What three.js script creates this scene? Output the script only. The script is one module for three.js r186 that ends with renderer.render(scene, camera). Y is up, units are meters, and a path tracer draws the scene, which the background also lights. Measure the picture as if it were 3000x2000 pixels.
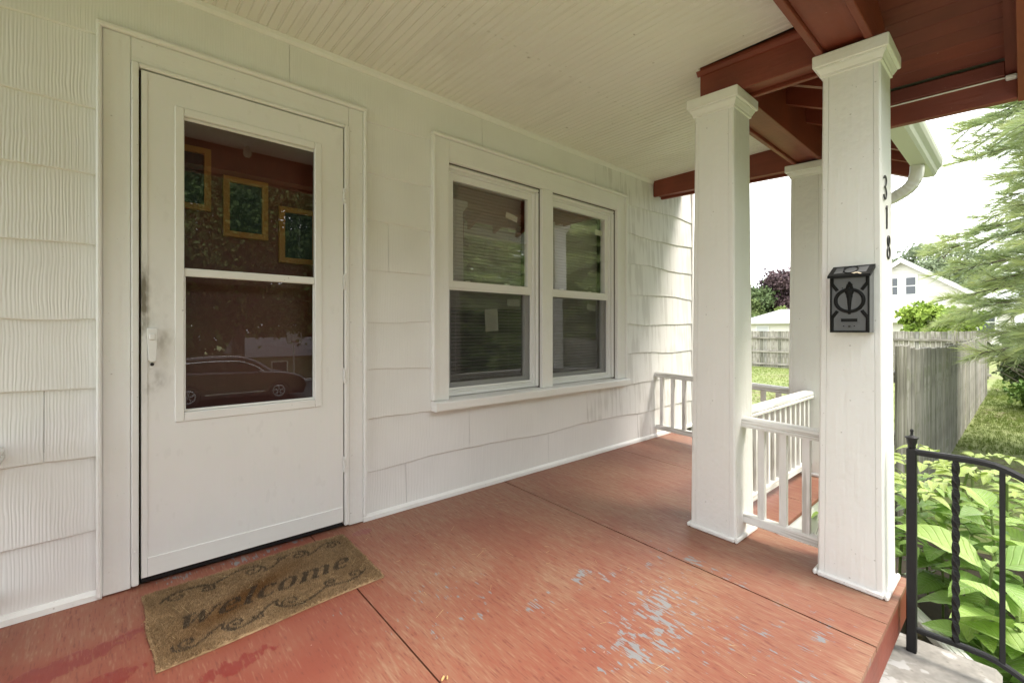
import * as THREE from 'three';
import { mergeGeometries } from 'three/addons/utils/BufferGeometryUtils.js';

// ---------------------------------------------------------------- camera, sky, sun, exposure
const scene = new THREE.Scene();
const camera = new THREE.PerspectiveCamera(2 * Math.atan(1000 / 1340) * 180 / Math.PI, 1.5, 0.03, 700);
const YAW = Math.atan(1510 / 1340);                       // between the view axis and the house wall
camera.position.set(0, 1.03, 2.38);
camera.lookAt(Math.cos(YAW), 1.03, 2.38 - Math.sin(YAW));
camera.setViewOffset(3000, 2000, 0, 36, 3000, 2000);      // level lens, shifted

const SKY_W = 64, SKY_H = 32, skyData = new Float32Array(SKY_W * SKY_H * 4);
for (let r = 0; r < SKY_H; r++) for (let q = 0; q < SKY_W; q++) {
  const el = ((r + 0.5) / SKY_H - 0.5) * Math.PI, s = Math.max(0, Math.sin(el)), L = 0.86 + 0.3 * s;   // even overcast, a little brighter overhead
  skyData.set([L * 0.96, L * 0.985, L * 1.02, 1], (r * SKY_W + q) * 4);
}
const sky = new THREE.DataTexture(skyData, SKY_W, SKY_H, THREE.RGBAFormat, THREE.FloatType);
sky.mapping = THREE.EquirectangularReflectionMapping; sky.magFilter = THREE.LinearFilter; sky.needsUpdate = true;
scene.background = sky; scene.environment = sky;

const sun = new THREE.DirectionalLight(0xfff4e6, 1.5);
sun.position.set(9, 22, 14); sun.target.position.set(2, 0, 0);
sun.castShadow = true; sun.shadow.radius = 40; sun.shadow.mapSize.set(2048, 2048);
Object.assign(sun.shadow.camera, { left: -40, right: 40, top: 40, bottom: -40, near: 1, far: 120 });
scene.add(sun, sun.target);

const renderer = new THREE.WebGLRenderer({ antialias: true });
renderer.toneMapping = THREE.LinearToneMapping;
renderer.toneMappingExposure = 3.75;
renderer.shadowMap.enabled = true;

// ---------------------------------------------------------------- helpers
function rng(seed) { let a = seed | 0; return () => { a = (a + 0x6d2b79f5) | 0; let t = Math.imul(a ^ (a >>> 15), 1 | a); t = (t + Math.imul(t ^ (t >>> 7), 61 | t)) ^ t; return ((t ^ (t >>> 14)) >>> 0) / 4294967296; }; }
const clamp = (x, a = 0, b = 1) => Math.min(b, Math.max(a, x)), mix = (a, b, t) => a + (b - a) * t, sst = (x, a, b) => { const t = clamp((x - a) / (b - a)); return t * t * (3 - 2 * t); };
const mix3 = (a, b, t) => [mix(a[0], b[0], t), mix(a[1], b[1], t), mix(a[2], b[2], t)];
function noise2(seed, nx, ny) {                            // value noise on the unit square, repeating, nx by ny cells
  const R = rng(seed), t = new Float32Array(nx * ny); for (let i = 0; i < t.length; i++) t[i] = R();
  return (u, v) => {
    const x = (u - Math.floor(u)) * nx, y = (v - Math.floor(v)) * ny, i = Math.floor(x), j = Math.floor(y), a = x - i, b = y - j, s = a * a * (3 - 2 * a), w = b * b * (3 - 2 * b);
    const i0 = i % nx, i1 = (i + 1) % nx, j0 = (j % ny) * nx, j1 = ((j + 1) % ny) * nx;
    return mix(mix(t[j0 + i0], t[j0 + i1], s), mix(t[j1 + i0], t[j1 + i1], s), w);
  };
}
function fbm(seed, nx, ny, oct = 4) { const L = []; for (let i = 0; i < oct; i++) L.push(noise2(seed + i * 17, nx << i, ny << i)); return (u, v) => { let s = 0, a = 0.5, n = 0; for (const f of L) { s += a * f(u, v); n += a; a *= 0.5; } return s / n; }; }
const enc = (x) => { x = clamp(x); return Math.round(255 * (x <= 0.0031308 ? 12.92 * x : 1.055 * Math.pow(x, 1 / 2.4) - 0.055)); };
function tex(w, h, fn, color = true) {
  const d = new Uint8Array(w * h * 4);
  for (let y = 0; y < h; y++) for (let x = 0; x < w; x++) {
    const c = fn((x + 0.5) / w, (y + 0.5) / h), o = (y * w + x) * 4;
    if (color) { d[o] = enc(c[0]); d[o + 1] = enc(c[1]); d[o + 2] = enc(c[2]); } else d[o] = d[o + 1] = d[o + 2] = Math.round(255 * clamp(c));
    d[o + 3] = 255;
  }
  const t = new THREE.DataTexture(d, w, h); t.wrapS = t.wrapT = THREE.RepeatWrapping; t.magFilter = THREE.LinearFilter; t.minFilter = THREE.LinearMipmapLinearFilter; t.generateMipmaps = true;
  if (color) t.colorSpace = THREE.SRGBColorSpace; t.needsUpdate = true; return t;
}
const rep = (t, u, v) => { const k = t.clone(); k.repeat.set(u, v); k.needsUpdate = true; return k; };
const lin = (r, g, b) => new THREE.Color().setRGB(r, g, b);
const mat = (c, roughness = 0.8, o = {}) => new THREE.MeshStandardMaterial({ color: c ? lin(...c) : 0xffffff, roughness, ...o });
const phys = (c, roughness = 0.8, o = {}) => new THREE.MeshPhysicalMaterial({ color: c ? lin(...c) : 0xffffff, roughness, ...o });

const used = new Map();
function numbered(n) { const k = used.get(n) ?? 0; used.set(n, k + 1); return k ? n + '_' + String(k).padStart(3, '0') : n; }
const ORG = new Map();                                     // object -> its world origin
function thing(name, label, category, p = [0, 0, 0], o = {}) {
  const g = new THREE.Group(); g.name = numbered(name); g.position.set(...p); ORG.set(g, p); scene.add(g);
  g.userData = { label, category }; if (o.group) g.userData.group = o.group; if (o.kind) g.userData.kind = o.kind;
  return g;
}
// geo is given in world coordinates
function part(parent, name, geo, m, o = {}) {
  const p = ORG.get(parent); geo.translate(-p[0], -p[1], -p[2]);
  const k = new THREE.Mesh(geo, m); k.name = name; k.castShadow = k.receiveShadow = true; ORG.set(k, p); parent.add(k);
  if (o.label) k.userData.label = o.label; if (o.kind) k.userData.kind = o.kind;
  return k;
}
function single(name, label, category, p, geo, m, o = {}) {
  geo.translate(-p[0], -p[1], -p[2]);
  const k = new THREE.Mesh(geo, m); k.name = numbered(name); k.position.set(...p); k.castShadow = k.receiveShadow = true; ORG.set(k, p); scene.add(k);
  k.userData = { label, category }; if (o.group) k.userData.group = o.group; if (o.kind) k.userData.kind = o.kind; return k;
}
// uv in metres: v runs along `along`, u across it
function uvm(g, along = 'y', off = [0, 0]) {
  g = g.index ? g.toNonIndexed() : g; const keep = g.attributes.normal; g.deleteAttribute('uv');
  const flat = g.clone(); flat.computeVertexNormals(); const P = g.attributes.position, N = flat.attributes.normal, uv = new Float32Array(P.count * 2), ax = { x: 0, y: 1, z: 2 }[along];
  for (let i = 0; i < P.count; i++) {
    const n = [Math.abs(N.getX(i)), Math.abs(N.getY(i)), Math.abs(N.getZ(i))], p = [P.getX(i), P.getY(i), P.getZ(i)], d = n[0] > n[1] && n[0] > n[2] ? 0 : n[1] > n[2] ? 1 : 2;
    let a = [0, 1, 2].filter((k) => k !== d); if (a[0] === ax) a = [a[1], a[0]]; else if (a[1] !== ax && d === 1) a = [0, 2];
    uv[i * 2] = p[a[0]] + off[0]; uv[i * 2 + 1] = p[a[1]] + off[1];
  }
  g.setAttribute('uv', new THREE.BufferAttribute(uv, 2)); if (!keep) g.computeVertexNormals(); return g;
}
function polys(list, centre) {                             // convex polygons -> flat shaded geometry facing away from centre
  const out = []; const a = new THREE.Vector3(), b = new THREE.Vector3(), n = new THREE.Vector3(), m = new THREE.Vector3();
  for (let q of list) {
    a.subVectors(q[1], q[0]); b.subVectors(q[2], q[0]); n.crossVectors(a, b); m.set(0, 0, 0); for (const p of q) m.add(p); m.divideScalar(q.length).sub(centre);
    if (n.dot(m) < 0) q = q.slice().reverse();
    for (let i = 1; i + 1 < q.length; i++) for (const p of [q[0], q[i], q[i + 1]]) out.push(p.x, p.y, p.z);
  }
  const g = new THREE.BufferGeometry(); g.setAttribute('position', new THREE.BufferAttribute(new Float32Array(out), 3)); g.computeVertexNormals(); return g;
}
function bx(x0, x1, y0, y1, z0, z1, c = 0.003, along = 'y') {   // box with chamfered edges
  const lo = [x0, y0, z0], hi = [x1, y1, z1]; c = Math.min(c, (x1 - x0) * 0.4, (y1 - y0) * 0.4, (z1 - z0) * 0.4);
  const V = (s, ax) => new THREE.Vector3(...[0, 1, 2].map((d) => (s[d] > 0 ? hi[d] : lo[d]) - (d === ax ? 0 : s[d] * c)));
  const L = [];
  for (let ax = 0; ax < 3; ax++) for (const s of [-1, 1]) { const [p, q] = [0, 1, 2].filter((d) => d !== ax); L.push([[-1, -1], [1, -1], [1, 1], [-1, 1]].map(([e, f]) => { const g = [0, 0, 0]; g[ax] = s; g[p] = e; g[q] = f; return V(g, ax); })); }
  for (let t = 0; t < 3; t++) { const [p, q] = [0, 1, 2].filter((d) => d !== t); for (const e of [-1, 1]) for (const f of [-1, 1]) { const g = [0, 0, 0], h = [0, 0, 0]; g[p] = h[p] = e; g[q] = h[q] = f; g[t] = 1; h[t] = -1; L.push([V(g, p), V(g, q), V(h, q), V(h, p)]); } }
  for (const a of [-1, 1]) for (const b of [-1, 1]) for (const d of [-1, 1]) L.push([0, 1, 2].map((k) => V([a, b, d], k)));
  return uvm(polys(L, new THREE.Vector3((x0 + x1) / 2, (y0 + y1) / 2, (z0 + z1) / 2)), along);
}
function taperBox(cx, cz, y0, y1, r0, r1, c = 0.006) {     // square shaft that narrows upwards
  const g = bx(-1, 1, 0, 1, -1, 1, 0, 'y'); const ring = (y, r) => [[-r + c, -r], [r - c, -r], [r, -r + c], [r, r - c], [r - c, r], [-r + c, r], [-r, r - c], [-r, -r + c]].map(([x, z]) => new THREE.Vector3(cx + x, y, cz + z));
  const A = ring(y0, r0), B = ring(y1, r1), L = [A, B]; for (let i = 0; i < 8; i++) { const j = (i + 1) % 8; if (i % 2) { L.push([A[i], A[j], B[j], B[i]]); continue; }
    // the boards of the boxed shaft meet in fine open seams near each corner
    const w = A[i].distanceTo(A[j]), cuts = [0, 0.0195, 0.0205, 0.0215, w - 0.0215, w - 0.0205, w - 0.0195, w], inward = V3(cx, 0, cz).sub(V3((A[i].x + A[j].x) / 2, 0, (A[i].z + A[j].z) / 2)).setLength(0.003), at = (P, Q, k) => P.clone().lerp(Q, cuts[k] / w).add(k === 2 || k === 5 ? inward : V3(0, 0, 0));
    for (let k = 0; k < 7; k++) L.push([at(A[i], A[j], k), at(A[i], A[j], k + 1), at(B[i], B[j], k + 1), at(B[i], B[j], k)]); }
  g.dispose(); return uvm(polys(L, new THREE.Vector3(cx, (y0 + y1) / 2, cz)), 'y');
}
const SL = 0.041;                                          // the old porch has settled: it falls towards the street
function shear(g) { const P = g.attributes.position; for (let i = 0; i < P.count; i++) P.setY(i, P.getY(i) - SL * P.getZ(i)); return g; }
function extrudeAlong(pts, axis, a, b, along, holes) {     // pts: closed outline; axis 'x': pts are (z,y); 'z': pts are (x,y); 'y': pts are (x,z)
  const s = new THREE.Shape(pts.map((p) => new THREE.Vector2(p[0], p[1]))); for (const h of holes ?? []) s.holes.push(new THREE.Path(h.map((p) => new THREE.Vector2(p[0], p[1]))));
  let g = new THREE.ExtrudeGeometry(s, { depth: b - a, bevelEnabled: false }); const P = g.attributes.position;
  for (let i = 0; i < P.count; i++) { const x = P.getX(i), y = P.getY(i), z = P.getZ(i) + a; if (axis === 'x') P.setXYZ(i, z, y, x); else if (axis === 'y') P.setXYZ(i, x, z, y); else P.setZ(i, z); }
  if (axis !== 'z') { const A = P.array; for (let i = 0; i < A.length; i += 9) for (let k = 0; k < 3; k++) { const t = A[i + 3 + k]; A[i + 3 + k] = A[i + 6 + k]; A[i + 6 + k] = t; } }
  g.computeVertexNormals(); return uvm(g, along ?? axis);
}
const V3 = (x, y, z) => new THREE.Vector3(x, y, z);
function tube(pts, r, seg = 24, rad = 8, closed = false) { const g = new THREE.TubeGeometry(new THREE.CatmullRomCurve3(pts.map((p) => V3(...p)), closed), seg, r, rad, closed).toNonIndexed(); return g; }
function bar(a, b, r0, r1 = r0, n = 7) {                    // tapered round bar
  const A = V3(...a), B = V3(...b), d = B.clone().sub(A), g = new THREE.CylinderGeometry(r1, r0, d.length(), n, 1).toNonIndexed();
  g.applyQuaternion(new THREE.Quaternion().setFromUnitVectors(V3(0, 1, 0), d.clone().normalize())); g.translate((A.x + B.x) / 2, (A.y + B.y) / 2, (A.z + B.z) / 2); return g;
}
const merge = (L) => mergeGeometries(L.map((g) => { g = g.index ? g.toNonIndexed() : g; for (const k of Object.keys(g.attributes)) if (!['position', 'normal', 'uv'].includes(k)) g.deleteAttribute(k); return g; }));

// ---------------------------------------------------------------- materials
const specks = (seed, n, w) => { const R = rng(seed), L = []; for (let i = 0; i < n; i++) L.push([R(), R(), w * (0.4 + R() * R() * 1.8), R()]); const G = 24, cell = new Map(); for (const s of L) { const k = Math.floor(s[0] * G) + ',' + Math.floor(s[1] * G); if (!cell.has(k)) cell.set(k, []); cell.get(k).push(s); }
  return (u, v) => { let m = 0; u -= Math.floor(u); v -= Math.floor(v); for (let i = -1; i < 2; i++) for (let j = -1; j < 2; j++) { const c = cell.get(((Math.floor(u * G) + i + G) % G) + ',' + ((Math.floor(v * G) + j + G) % G)); if (c) for (const s of c) { let dx = Math.abs(u - s[0]), dy = Math.abs(v - s[1]); dx = Math.min(dx, 1 - dx); dy = Math.min(dy, 1 - dy); const d = Math.hypot(dx, dy * (0.6 + s[3])); if (d < s[2]) m = Math.max(m, (1 - d / s[2]) * (0.4 + 0.6 * s[3])); } } return m; }; };
const WHITE = [0.805, 0.80, 0.782];
const pf = fbm(11, 6, 6, 5), pg = fbm(12, 90, 5, 3), ps = specks(13, 150, 0.0035), pl = fbm(14, 40, 40, 3);
// old white gloss paint with fine dirt specks, brush grain and drips in the relief
const paintMap = tex(512, 512, (u, v) => { const k = 0.955 + 0.07 * pf(u, v) + 0.02 * (pg(u, v) - 0.5), d = sst(ps(u, v), 0.25, 0.7) * 0.55; return mix3([WHITE[0] * k, WHITE[1] * k, WHITE[2] * k * 0.995], [0.16, 0.13, 0.09], d); });
const paintBump = tex(512, 512, (u, v) => 0.35 * pg(u, v) + 0.45 * pl(u, v) + 0.25 * pf(u, v), false);
const white = mat(null, 0.5, { map: paintMap, bumpMap: paintBump, bumpScale: 0.004 });
const whiteSmooth = mat(null, 0.38, { map: paintMap, bumpMap: paintBump, bumpScale: 0.0006 });
const vinyl = mat([0.81, 0.808, 0.795], 0.35, { bumpMap: paintBump, bumpScale: 0.0004 });
// weathered rail paint: grey scuffs along the grain
const rf = fbm(21, 30, 3, 4), rl = fbm(22, 4, 4, 3);
const railMap = tex(512, 512, (u, v) => { const w = sst(rf(u, v) * 0.65 + rl(u, v) * 0.45, 0.56, 0.72); return mix3(mix3([0.78, 0.775, 0.755], [0.72, 0.71, 0.68], rl(u, v)), [0.36, 0.34, 0.30], w * 0.62); });
const railMat = mat(null, 0.6, { map: rep(railMap, 2, 1), bumpMap: rep(paintBump, 2, 1), bumpScale: 0.002 });
// shingles: pressed cement siding with vertical wood-grain ridges
const gw = fbm(31, 5, 4, 3), gr = noise2(32, 96, 3), gr2 = noise2(33, 180, 2);
const ridge = (u, v) => { const w = u + 0.011 * (gw(u, v) - 0.5); return 0.5 + (0.10 + 0.42 * gw(v, u)) * Math.sin(w * Math.PI * 2 * 92 + 3.2 * gr(u, v)) + 0.36 * (gr2(w, v) - 0.5); };
const shMapF = (stain) => { const s1 = fbm(35 + stain, 34, 2, 3), s2 = fbm(36 + stain, 5, 3, 3), sp = specks(37, 60, 0.003); return tex(1024, 512, (u, v) => {
  const k = 0.95 + 0.06 * s2(u, v) + 0.035 * (ridge(u, v) - 0.5); const st = stain * sst(s1(u, v) * 0.62 + s2(u, v) * 0.42, 0.5, 0.74);
  return mix3(mix3([WHITE[0] * k, WHITE[1] * k, WHITE[2] * k], [0.50, 0.485, 0.455], st * 0.42), [0.2, 0.17, 0.12], sst(sp(u, v), 0.3, 0.7) * 0.5); }); };
const shBump = tex(1024, 512, ridge, false);
const shingleMats = [0, 1].map((s) => mat(null, 0.62, { map: rep(shMapF(s), 1 / 0.9, 1 / 0.45), bumpMap: rep(shBump, 1 / 0.9, 1 / 0.45), bumpScale: 0.0009 }));
// ceiling paint with dirt and cobweb specks
const cs = specks(41, 60, 0.006), cf = fbm(42, 5, 5, 4), cd = fbm(43, 40, 4, 3);
const ceilMap = tex(1024, 1024, (u, v) => { const k = 0.95 + 0.07 * cf(u, v), d = sst(cs(u, v), 0.3, 0.8) * 0.6 + sst(cd(u, v) * 0.5 + cf(u, v) * 0.55, 0.62, 0.72) * 0.09; return mix3([0.80 * k, 0.782 * k, 0.735 * k], [0.2, 0.15, 0.09], clamp(d)); });
const ceilMat = mat(null, 0.55, { map: rep(ceilMap, 0.45, 0.45), bumpMap: paintBump, bumpScale: 0.0012 });
// red-brown trim paint
const bf = fbm(51, 6, 6, 4), bg = fbm(52, 60, 3, 3), bs = specks(53, 70, 0.004);
const redMap = tex(512, 512, (u, v) => { const k = 0.8 + 0.4 * bf(u, v) + 0.18 * (bg(u, v) - 0.5); return mix3([0.195 * k, 0.040 * k, 0.022 * k], [0.42, 0.33, 0.25], sst(bs(u, v), 0.3, 0.7) * 0.5); });
const redMat = mat(null, 0.5, { map: redMap, bumpMap: paintBump, bumpScale: 0.0018 });
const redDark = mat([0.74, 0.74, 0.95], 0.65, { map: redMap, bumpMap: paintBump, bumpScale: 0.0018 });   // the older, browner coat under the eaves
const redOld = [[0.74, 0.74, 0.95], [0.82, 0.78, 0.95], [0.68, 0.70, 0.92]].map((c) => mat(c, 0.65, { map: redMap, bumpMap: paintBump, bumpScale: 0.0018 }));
const black = phys([0.012, 0.012, 0.013], 0.5, { bumpMap: paintBump, bumpScale: 0.0015, specularIntensity: 0.7 });
const voidMat = mat([0.03, 0.028, 0.026], 0.9);
const room = mat([0.16, 0.14, 0.12], 0.9);
const glassMat = phys([1, 1, 1], 0.0, { transmission: 1, thickness: 0, ior: 1.9, specularIntensity: 1 });
const glassWin = phys([0.97, 0.985, 0.97], 0.0, { transmission: 1, thickness: 0, ior: 2.8 });

// ---------------------------------------------------------------- the ground and the street
const STREET = -1.66;
const groundY = (x, z) => z < 20 ? mix(-0.65, STREET - 0.06, sst(z, 4.5, 13.6)) : mix(STREET - 0.06, -3.2, sst(z, 23.5, 33));
const grassTint = (() => { const a = fbm(61, 8, 8, 5), b = fbm(62, 60, 60, 3), c = fbm(63, 3, 3, 3); return tex(1024, 1024, (u, v) => mix3(mix3([0.115, 0.15, 0.04], [0.19, 0.215, 0.07], a(u, v)), [0.13, 0.095, 0.055], sst(b(u, v) * 0.6 + c(u, v) * 0.5, 0.56, 0.74) * 0.75)); })();
{
  const xs = [], zs = []; for (let x = -160; x <= 220; x += x < -12 || x > 40 ? 12 : 1.5) xs.push(x); for (let z = -160; z <= 190; z += z < -14 || z > 44 ? 10 : 1.3) zs.push(z);
  const P = [], U = [], I = [], nb = noise2(64, 64, 64); xs.forEach((x, i) => zs.forEach((z, j) => { P.push(x, groundY(x, z) + (x > 3.2 && z < 12 ? 0.03 * (nb(x / 60, z / 60) - 0.5) : 0), z); U.push(x / 5, z / 5); if (i && j) { const a = (i - 1) * zs.length + j - 1, b = a + 1, c = a + zs.length, d = c + 1; I.push(a, b, c, b, d, c); } }));
  const g = new THREE.BufferGeometry(); g.setAttribute('position', new THREE.Float32BufferAttribute(P, 3)); g.setAttribute('uv', new THREE.Float32BufferAttribute(U, 2)); g.setIndex(I); g.computeVertexNormals();
  single('lawn', 'green lawn ground spreading round the house and behind the fences', 'lawn', [0, 0, 0], g, mat(null, 0.95, { map: grassTint, bumpMap: grassTint, bumpScale: 0.03 }), { kind: 'structure' });
}
const asphaltMap = (() => { const a = fbm(71, 60, 60, 3), b = fbm(72, 4, 4, 3); return tex(512, 512, (u, v) => { const k = 0.04 + 0.035 * a(u, v) + 0.03 * b(u, v); return [k, k, k * 0.98]; }); })();
const concMap = (() => { const a = fbm(73, 50, 50, 3), b = fbm(74, 9, 9, 4), s = specks(75, 320, 0.008); return tex(512, 512, (u, v) => { const k = 0.45 + 0.5 * b(u, v) + 0.3 * (a(u, v) - 0.5); return mix3(mix3([0.42 * k, 0.40 * k, 0.36 * k], [0.42, 0.415, 0.395], sst(b(u, v) + 0.2 * (a(u, v) - 0.5), 0.50, 0.56)), [0.10, 0.09, 0.07], sst(s(u, v), 0.2, 0.7) * 0.6); }); })();
const concMat = mat(null, 0.85, { map: concMap, bumpMap: concMap, bumpScale: 0.006 });
single('street', 'grey asphalt street running past the front of the house', 'street', [0, STREET, 18], bx(-150, 200, STREET - 0.3, STREET, 14.2, 22.6, 0, 'x'), mat(null, 0.9, { map: rep(asphaltMap, 0.5, 0.5) }), { kind: 'structure' });
single('kerb', 'pale concrete kerb along the near side of the street', 'kerb', [0, STREET, 14.1], bx(-150, 200, STREET - 0.3, STREET + 0.13, 14.0, 14.2, 0.02, 'x'), concMat, { kind: 'structure' });
single('kerb', 'pale concrete kerb along the far side of the street', 'kerb', [0, STREET, 22.7], bx(-150, 200, STREET - 0.3, STREET + 0.13, 22.6, 22.8, 0.02, 'x'), concMat, { kind: 'structure' });

// ---------------------------------------------------------------- the house: wall, shingles, door, window
const house = thing('house', 'white shingled house wall with a storm door and a paired window under the porch', 'house', [1.7, -0.65, 0]);
{
  const WX0 = -2.6, WX1 = 4.66, OP = [[0.06, 0.96, -0.2, 2.1], [1.573, 2.386, 0.6, 2.06], [2.5, 3.309, 0.6, 2.06]];
  const wall = part(house, 'wall', bx(WX0, WX1, 2.1, 5.6, -0.15, 0, 0), room);
  const seg = (a, b, c, d) => part(wall, 'wall_panel', bx(a, b, c, d, -0.15, 0, 0), room);
  seg(WX0, 0.06, -0.65, 2.1); seg(0.96, 1.573, -0.65, 2.1); seg(1.573, 3.309, -0.65, 0.6); seg(1.573, 3.309, 2.06, 2.1); seg(2.386, 2.5, 0.6, 2.06); seg(3.309, WX1, -0.65, 2.1); seg(0.06, 0.96, -0.65, -0.02);
  // shell behind: floor, ceiling and walls that keep the rooms dark
  part(house, 'interior_wall', merge([bx(WX0, WX1, -0.65, 5.6, -6.2, -6.0, 0), bx(WX0, WX0 + 0.15, -0.65, 5.6, -6, -0.15, 0), bx(WX1 - 0.15, WX1, -0.65, 5.6, -6, -0.15, 0), bx(WX0, WX1, 2.5, 2.6, -6, -0.15, 0), bx(WX0, WX1, -0.15, -0.05, -6, -0.15, 0), bx(1.1, 1.2, -0.05, 2.5, -6, -0.15, 0), bx(WX0, WX1, 5.6, 5.75, -6.2, 0, 0)]), room);
  // shingles, each its own piece with a wavy lower edge
  const R = rng(301), H = 0.27, wave = (x, k) => 0.009 * Math.sin(x * 4.6 + k * 1.9) + 0.003 * Math.sin(x * 9.7 + k * 4.1) + 0.0012 * Math.sin(x * 27 + k);
  const shingle = (a, b, k, last) => {
    const y0 = k < 0 ? 0.012 : 0.265 + H * k, y1 = Math.min(k < 0 ? 0.30 : y0 + H + 0.045, 2.46), n = Math.max(2, Math.round((b - a) / 0.05)), P = [], U = [], t = 0.0105 + R() * 0.0025, du = R() * 0.9, dv = R() * 0.45, tilt = (R() - 0.5) * 0.004;
    const quad = (p, q, r, s) => { for (const v of [p, q, r, p, r, s]) { P.push(...v); U.push(v[0] + du, v[1] + v[2] * 3 + dv); } };
    const yb = (x) => (k < 0 ? y0 : y0 + wave(x, k) + tilt * (x - a)), zt = k < 0 ? 0.001 : 0.001, m = 0.006;
    for (let i = 0; i < n; i++) {
      const xa = mix(a, b, i / n), xb = mix(a, b, (i + 1) / n), ya = yb(xa), yc = yb(xb);
      quad([xa, ya + m * 0.5, t + 0.001], [xb, yc + m * 0.5, t + 0.001], [xb, y1, zt], [xa, y1, zt]);
      quad([xa, ya, t - 0.002], [xb, yc, t - 0.002], [xb, yc + m * 0.5, t + 0.001], [xa, ya + m * 0.5, t + 0.001]);
      quad([xa, ya, 0], [xb, yc, 0], [xb, yc, t - 0.002], [xa, ya, t - 0.002]);
    }
    quad([a, yb(a), 0], [a, yb(a), t], [a, y1, zt], [a, y1, 0]); quad([b, yb(b), t], [b, yb(b), 0], [b, y1, 0], [b, y1, zt]);
    const g = new THREE.BufferGeometry(); g.setAttribute('position', new THREE.Float32BufferAttribute(P, 3)); g.setAttribute('uv', new THREE.Float32BufferAttribute(U, 2)); g.computeVertexNormals();
    part(wall, 'shingle', g, shingleMats[(a + b) / 2 > 3.35 || (last && R() < 0.5) ? 1 : 0]);
  };
  for (let k = -1; k < 8; k++) {
    const y0 = k < 0 ? 0.012 : 0.265 + H * k, y1 = k < 0 ? 0.265 : y0 + H, cuts = OP.filter((o) => y0 < o[3] - 0.03 && y1 > o[2] + 0.03);
    const SW = 1.18; let x = -2.7 - ((k + 2) * 0.73) % SW; if (k === 7) x = 0.664 - SW * 3;
    for (; x < WX1; x += SW) {
      let iv = [[Math.max(x, WX0) + 0.0008, Math.min(x + SW, WX1) - 0.0008]];
      for (const o of cuts) iv = iv.flatMap(([a, b]) => b <= o[0] || a >= o[1] ? [[a, b]] : [[a, o[0]], [o[1], b]].filter(([p, q]) => q - p > 0.03));
      for (const [a, b] of iv) if (b - a > 0.02) shingle(a, b, k, x > 2.6);
    }
  }
  part(house, 'corner_board', bx(4.66, 4.70, -0.65, 5.6, -0.12, 0.02), white);
  part(house, 'base_strip', extrudeAlong([[0.001, 0], [0.03, 0], [0.028, 0.02], [0.016, 0.032], [0.001, 0.034]], 'x', -2.6, -0.013), white);
  part(house, 'base_strip', extrudeAlong([[0.001, 0], [0.03, 0], [0.028, 0.02], [0.016, 0.032], [0.001, 0.034]], 'x', 1.026, 4.66), white);
  part(house, 'ceiling_cove', extrudeAlong([[0.001, 2.44], [0.026, 2.44], [0.022, 2.424], [0.010, 2.412], [0.001, 2.410]], 'x', -1.3, 3.9), white);

  // door casing
  const dc = part(house, 'door_casing', bx(-0.012, 0.072, 0.004, 2.188, 0.0005, 0.026, 0.003), white, { label: 'white painted door casing with a raised outer band' });
  part(dc, 'side_casing', bx(0.948, 1.025, 0.004, 2.188, 0.0005, 0.026, 0.003), white);
  part(dc, 'head_casing', bx(0.0725, 0.9475, 2.092, 2.188, 0.0005, 0.025, 0.003, 'x'), white);
  part(dc, 'outer_band', bx(-0.03, -0.0125, 0.004, 2.205, 0.0005, 0.040, 0.006), white);
  part(dc, 'outer_band', bx(1.0255, 1.043, 0.03, 2.205, 0.0005, 0.040, 0.006), white);
  part(dc, 'outer_band', bx(-0.0305, 1.0435, 2.1885, 2.21, 0.0005, 0.043, 0.006, 'x'), white);
  part(dc, 'jamb_strip', bx(0.073, 0.096, 0.012, 2.091, 0.0005, 0.038, 0.004), whiteSmooth);
  part(dc, 'jamb_strip', bx(0.9235, 0.947, 0.012, 2.091, 0.0005, 0.034, 0.004), whiteSmooth);
  part(dc, 'jamb_strip', bx(0.0965, 0.923, 2.073, 2.0915, 0.0005, 0.036, 0.004, 'x'), whiteSmooth);
  for (const [x, y] of [[0.084, 1.93], [0.084, 1.5], [0.084, 1.08], [0.084, 0.72], [0.084, 0.15], [0.936, 1.86], [0.936, 1.5], [0.936, 1.1], [0.936, 0.75], [0.5, 2.082], [0.82, 2.082]]) part(dc, 'screw', (() => { const g = new THREE.CylinderGeometry(0.0035, 0.0045, 0.004, 10).toNonIndexed(); g.rotateX(Math.PI / 2); g.translate(x, y, 0.039); return g; })(), whiteSmooth);

  // storm door
  const dirtN = fbm(81, 8, 12, 5), dirtF = fbm(82, 60, 80, 3);
  const doorMap = tex(512, 1024, (u, v) => {             // hand grime round the latch, scuffs near the bottom
    const x = 0.1 + u * 0.82, y = v * 2.07, e = (a, b, p, q) => Math.exp(-(((x - a) / p) ** 2) - (((y - b) / q) ** 2));
    const g = (e(0.112, 1.17, 0.012, 0.11) * 1.0 + e(0.112, 0.92, 0.013, 0.13) * 0.95 + e(0.145, 0.82, 0.035, 0.05) * 0.6 + e(0.165, 0.98, 0.04, 0.05) * 0.42 + e(0.13, 1.13, 0.05, 0.14) * 0.22) * (0.15 + 1.2 * sst(dirtN(u, v) * 0.7 + dirtF(u, v) * 0.35, 0.38, 0.72));
    const s = sst(dirtF(u * 0.5, v * 0.5) + dirtN(u, v) * 0.3, 0.86, 0.95) * 0.05, k = 0.97 + 0.05 * dirtN(u, v);
    return mix3([0.80 * k, 0.795 * k, 0.775 * k], [0.21, 0.19, 0.15], clamp(g * 0.85 + s));
  });
  const doorMat = mat(null, 0.4, { map: doorMap, bumpMap: paintBump, bumpScale: 0.0005 });
  const leafUV = (g) => { const P = g.attributes.position, U = g.attributes.uv; for (let i = 0; i < P.count; i++) U.setXY(i, (P.getX(i) - 0.1) / 0.82, P.getY(i) / 2.07); return g; };
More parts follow.
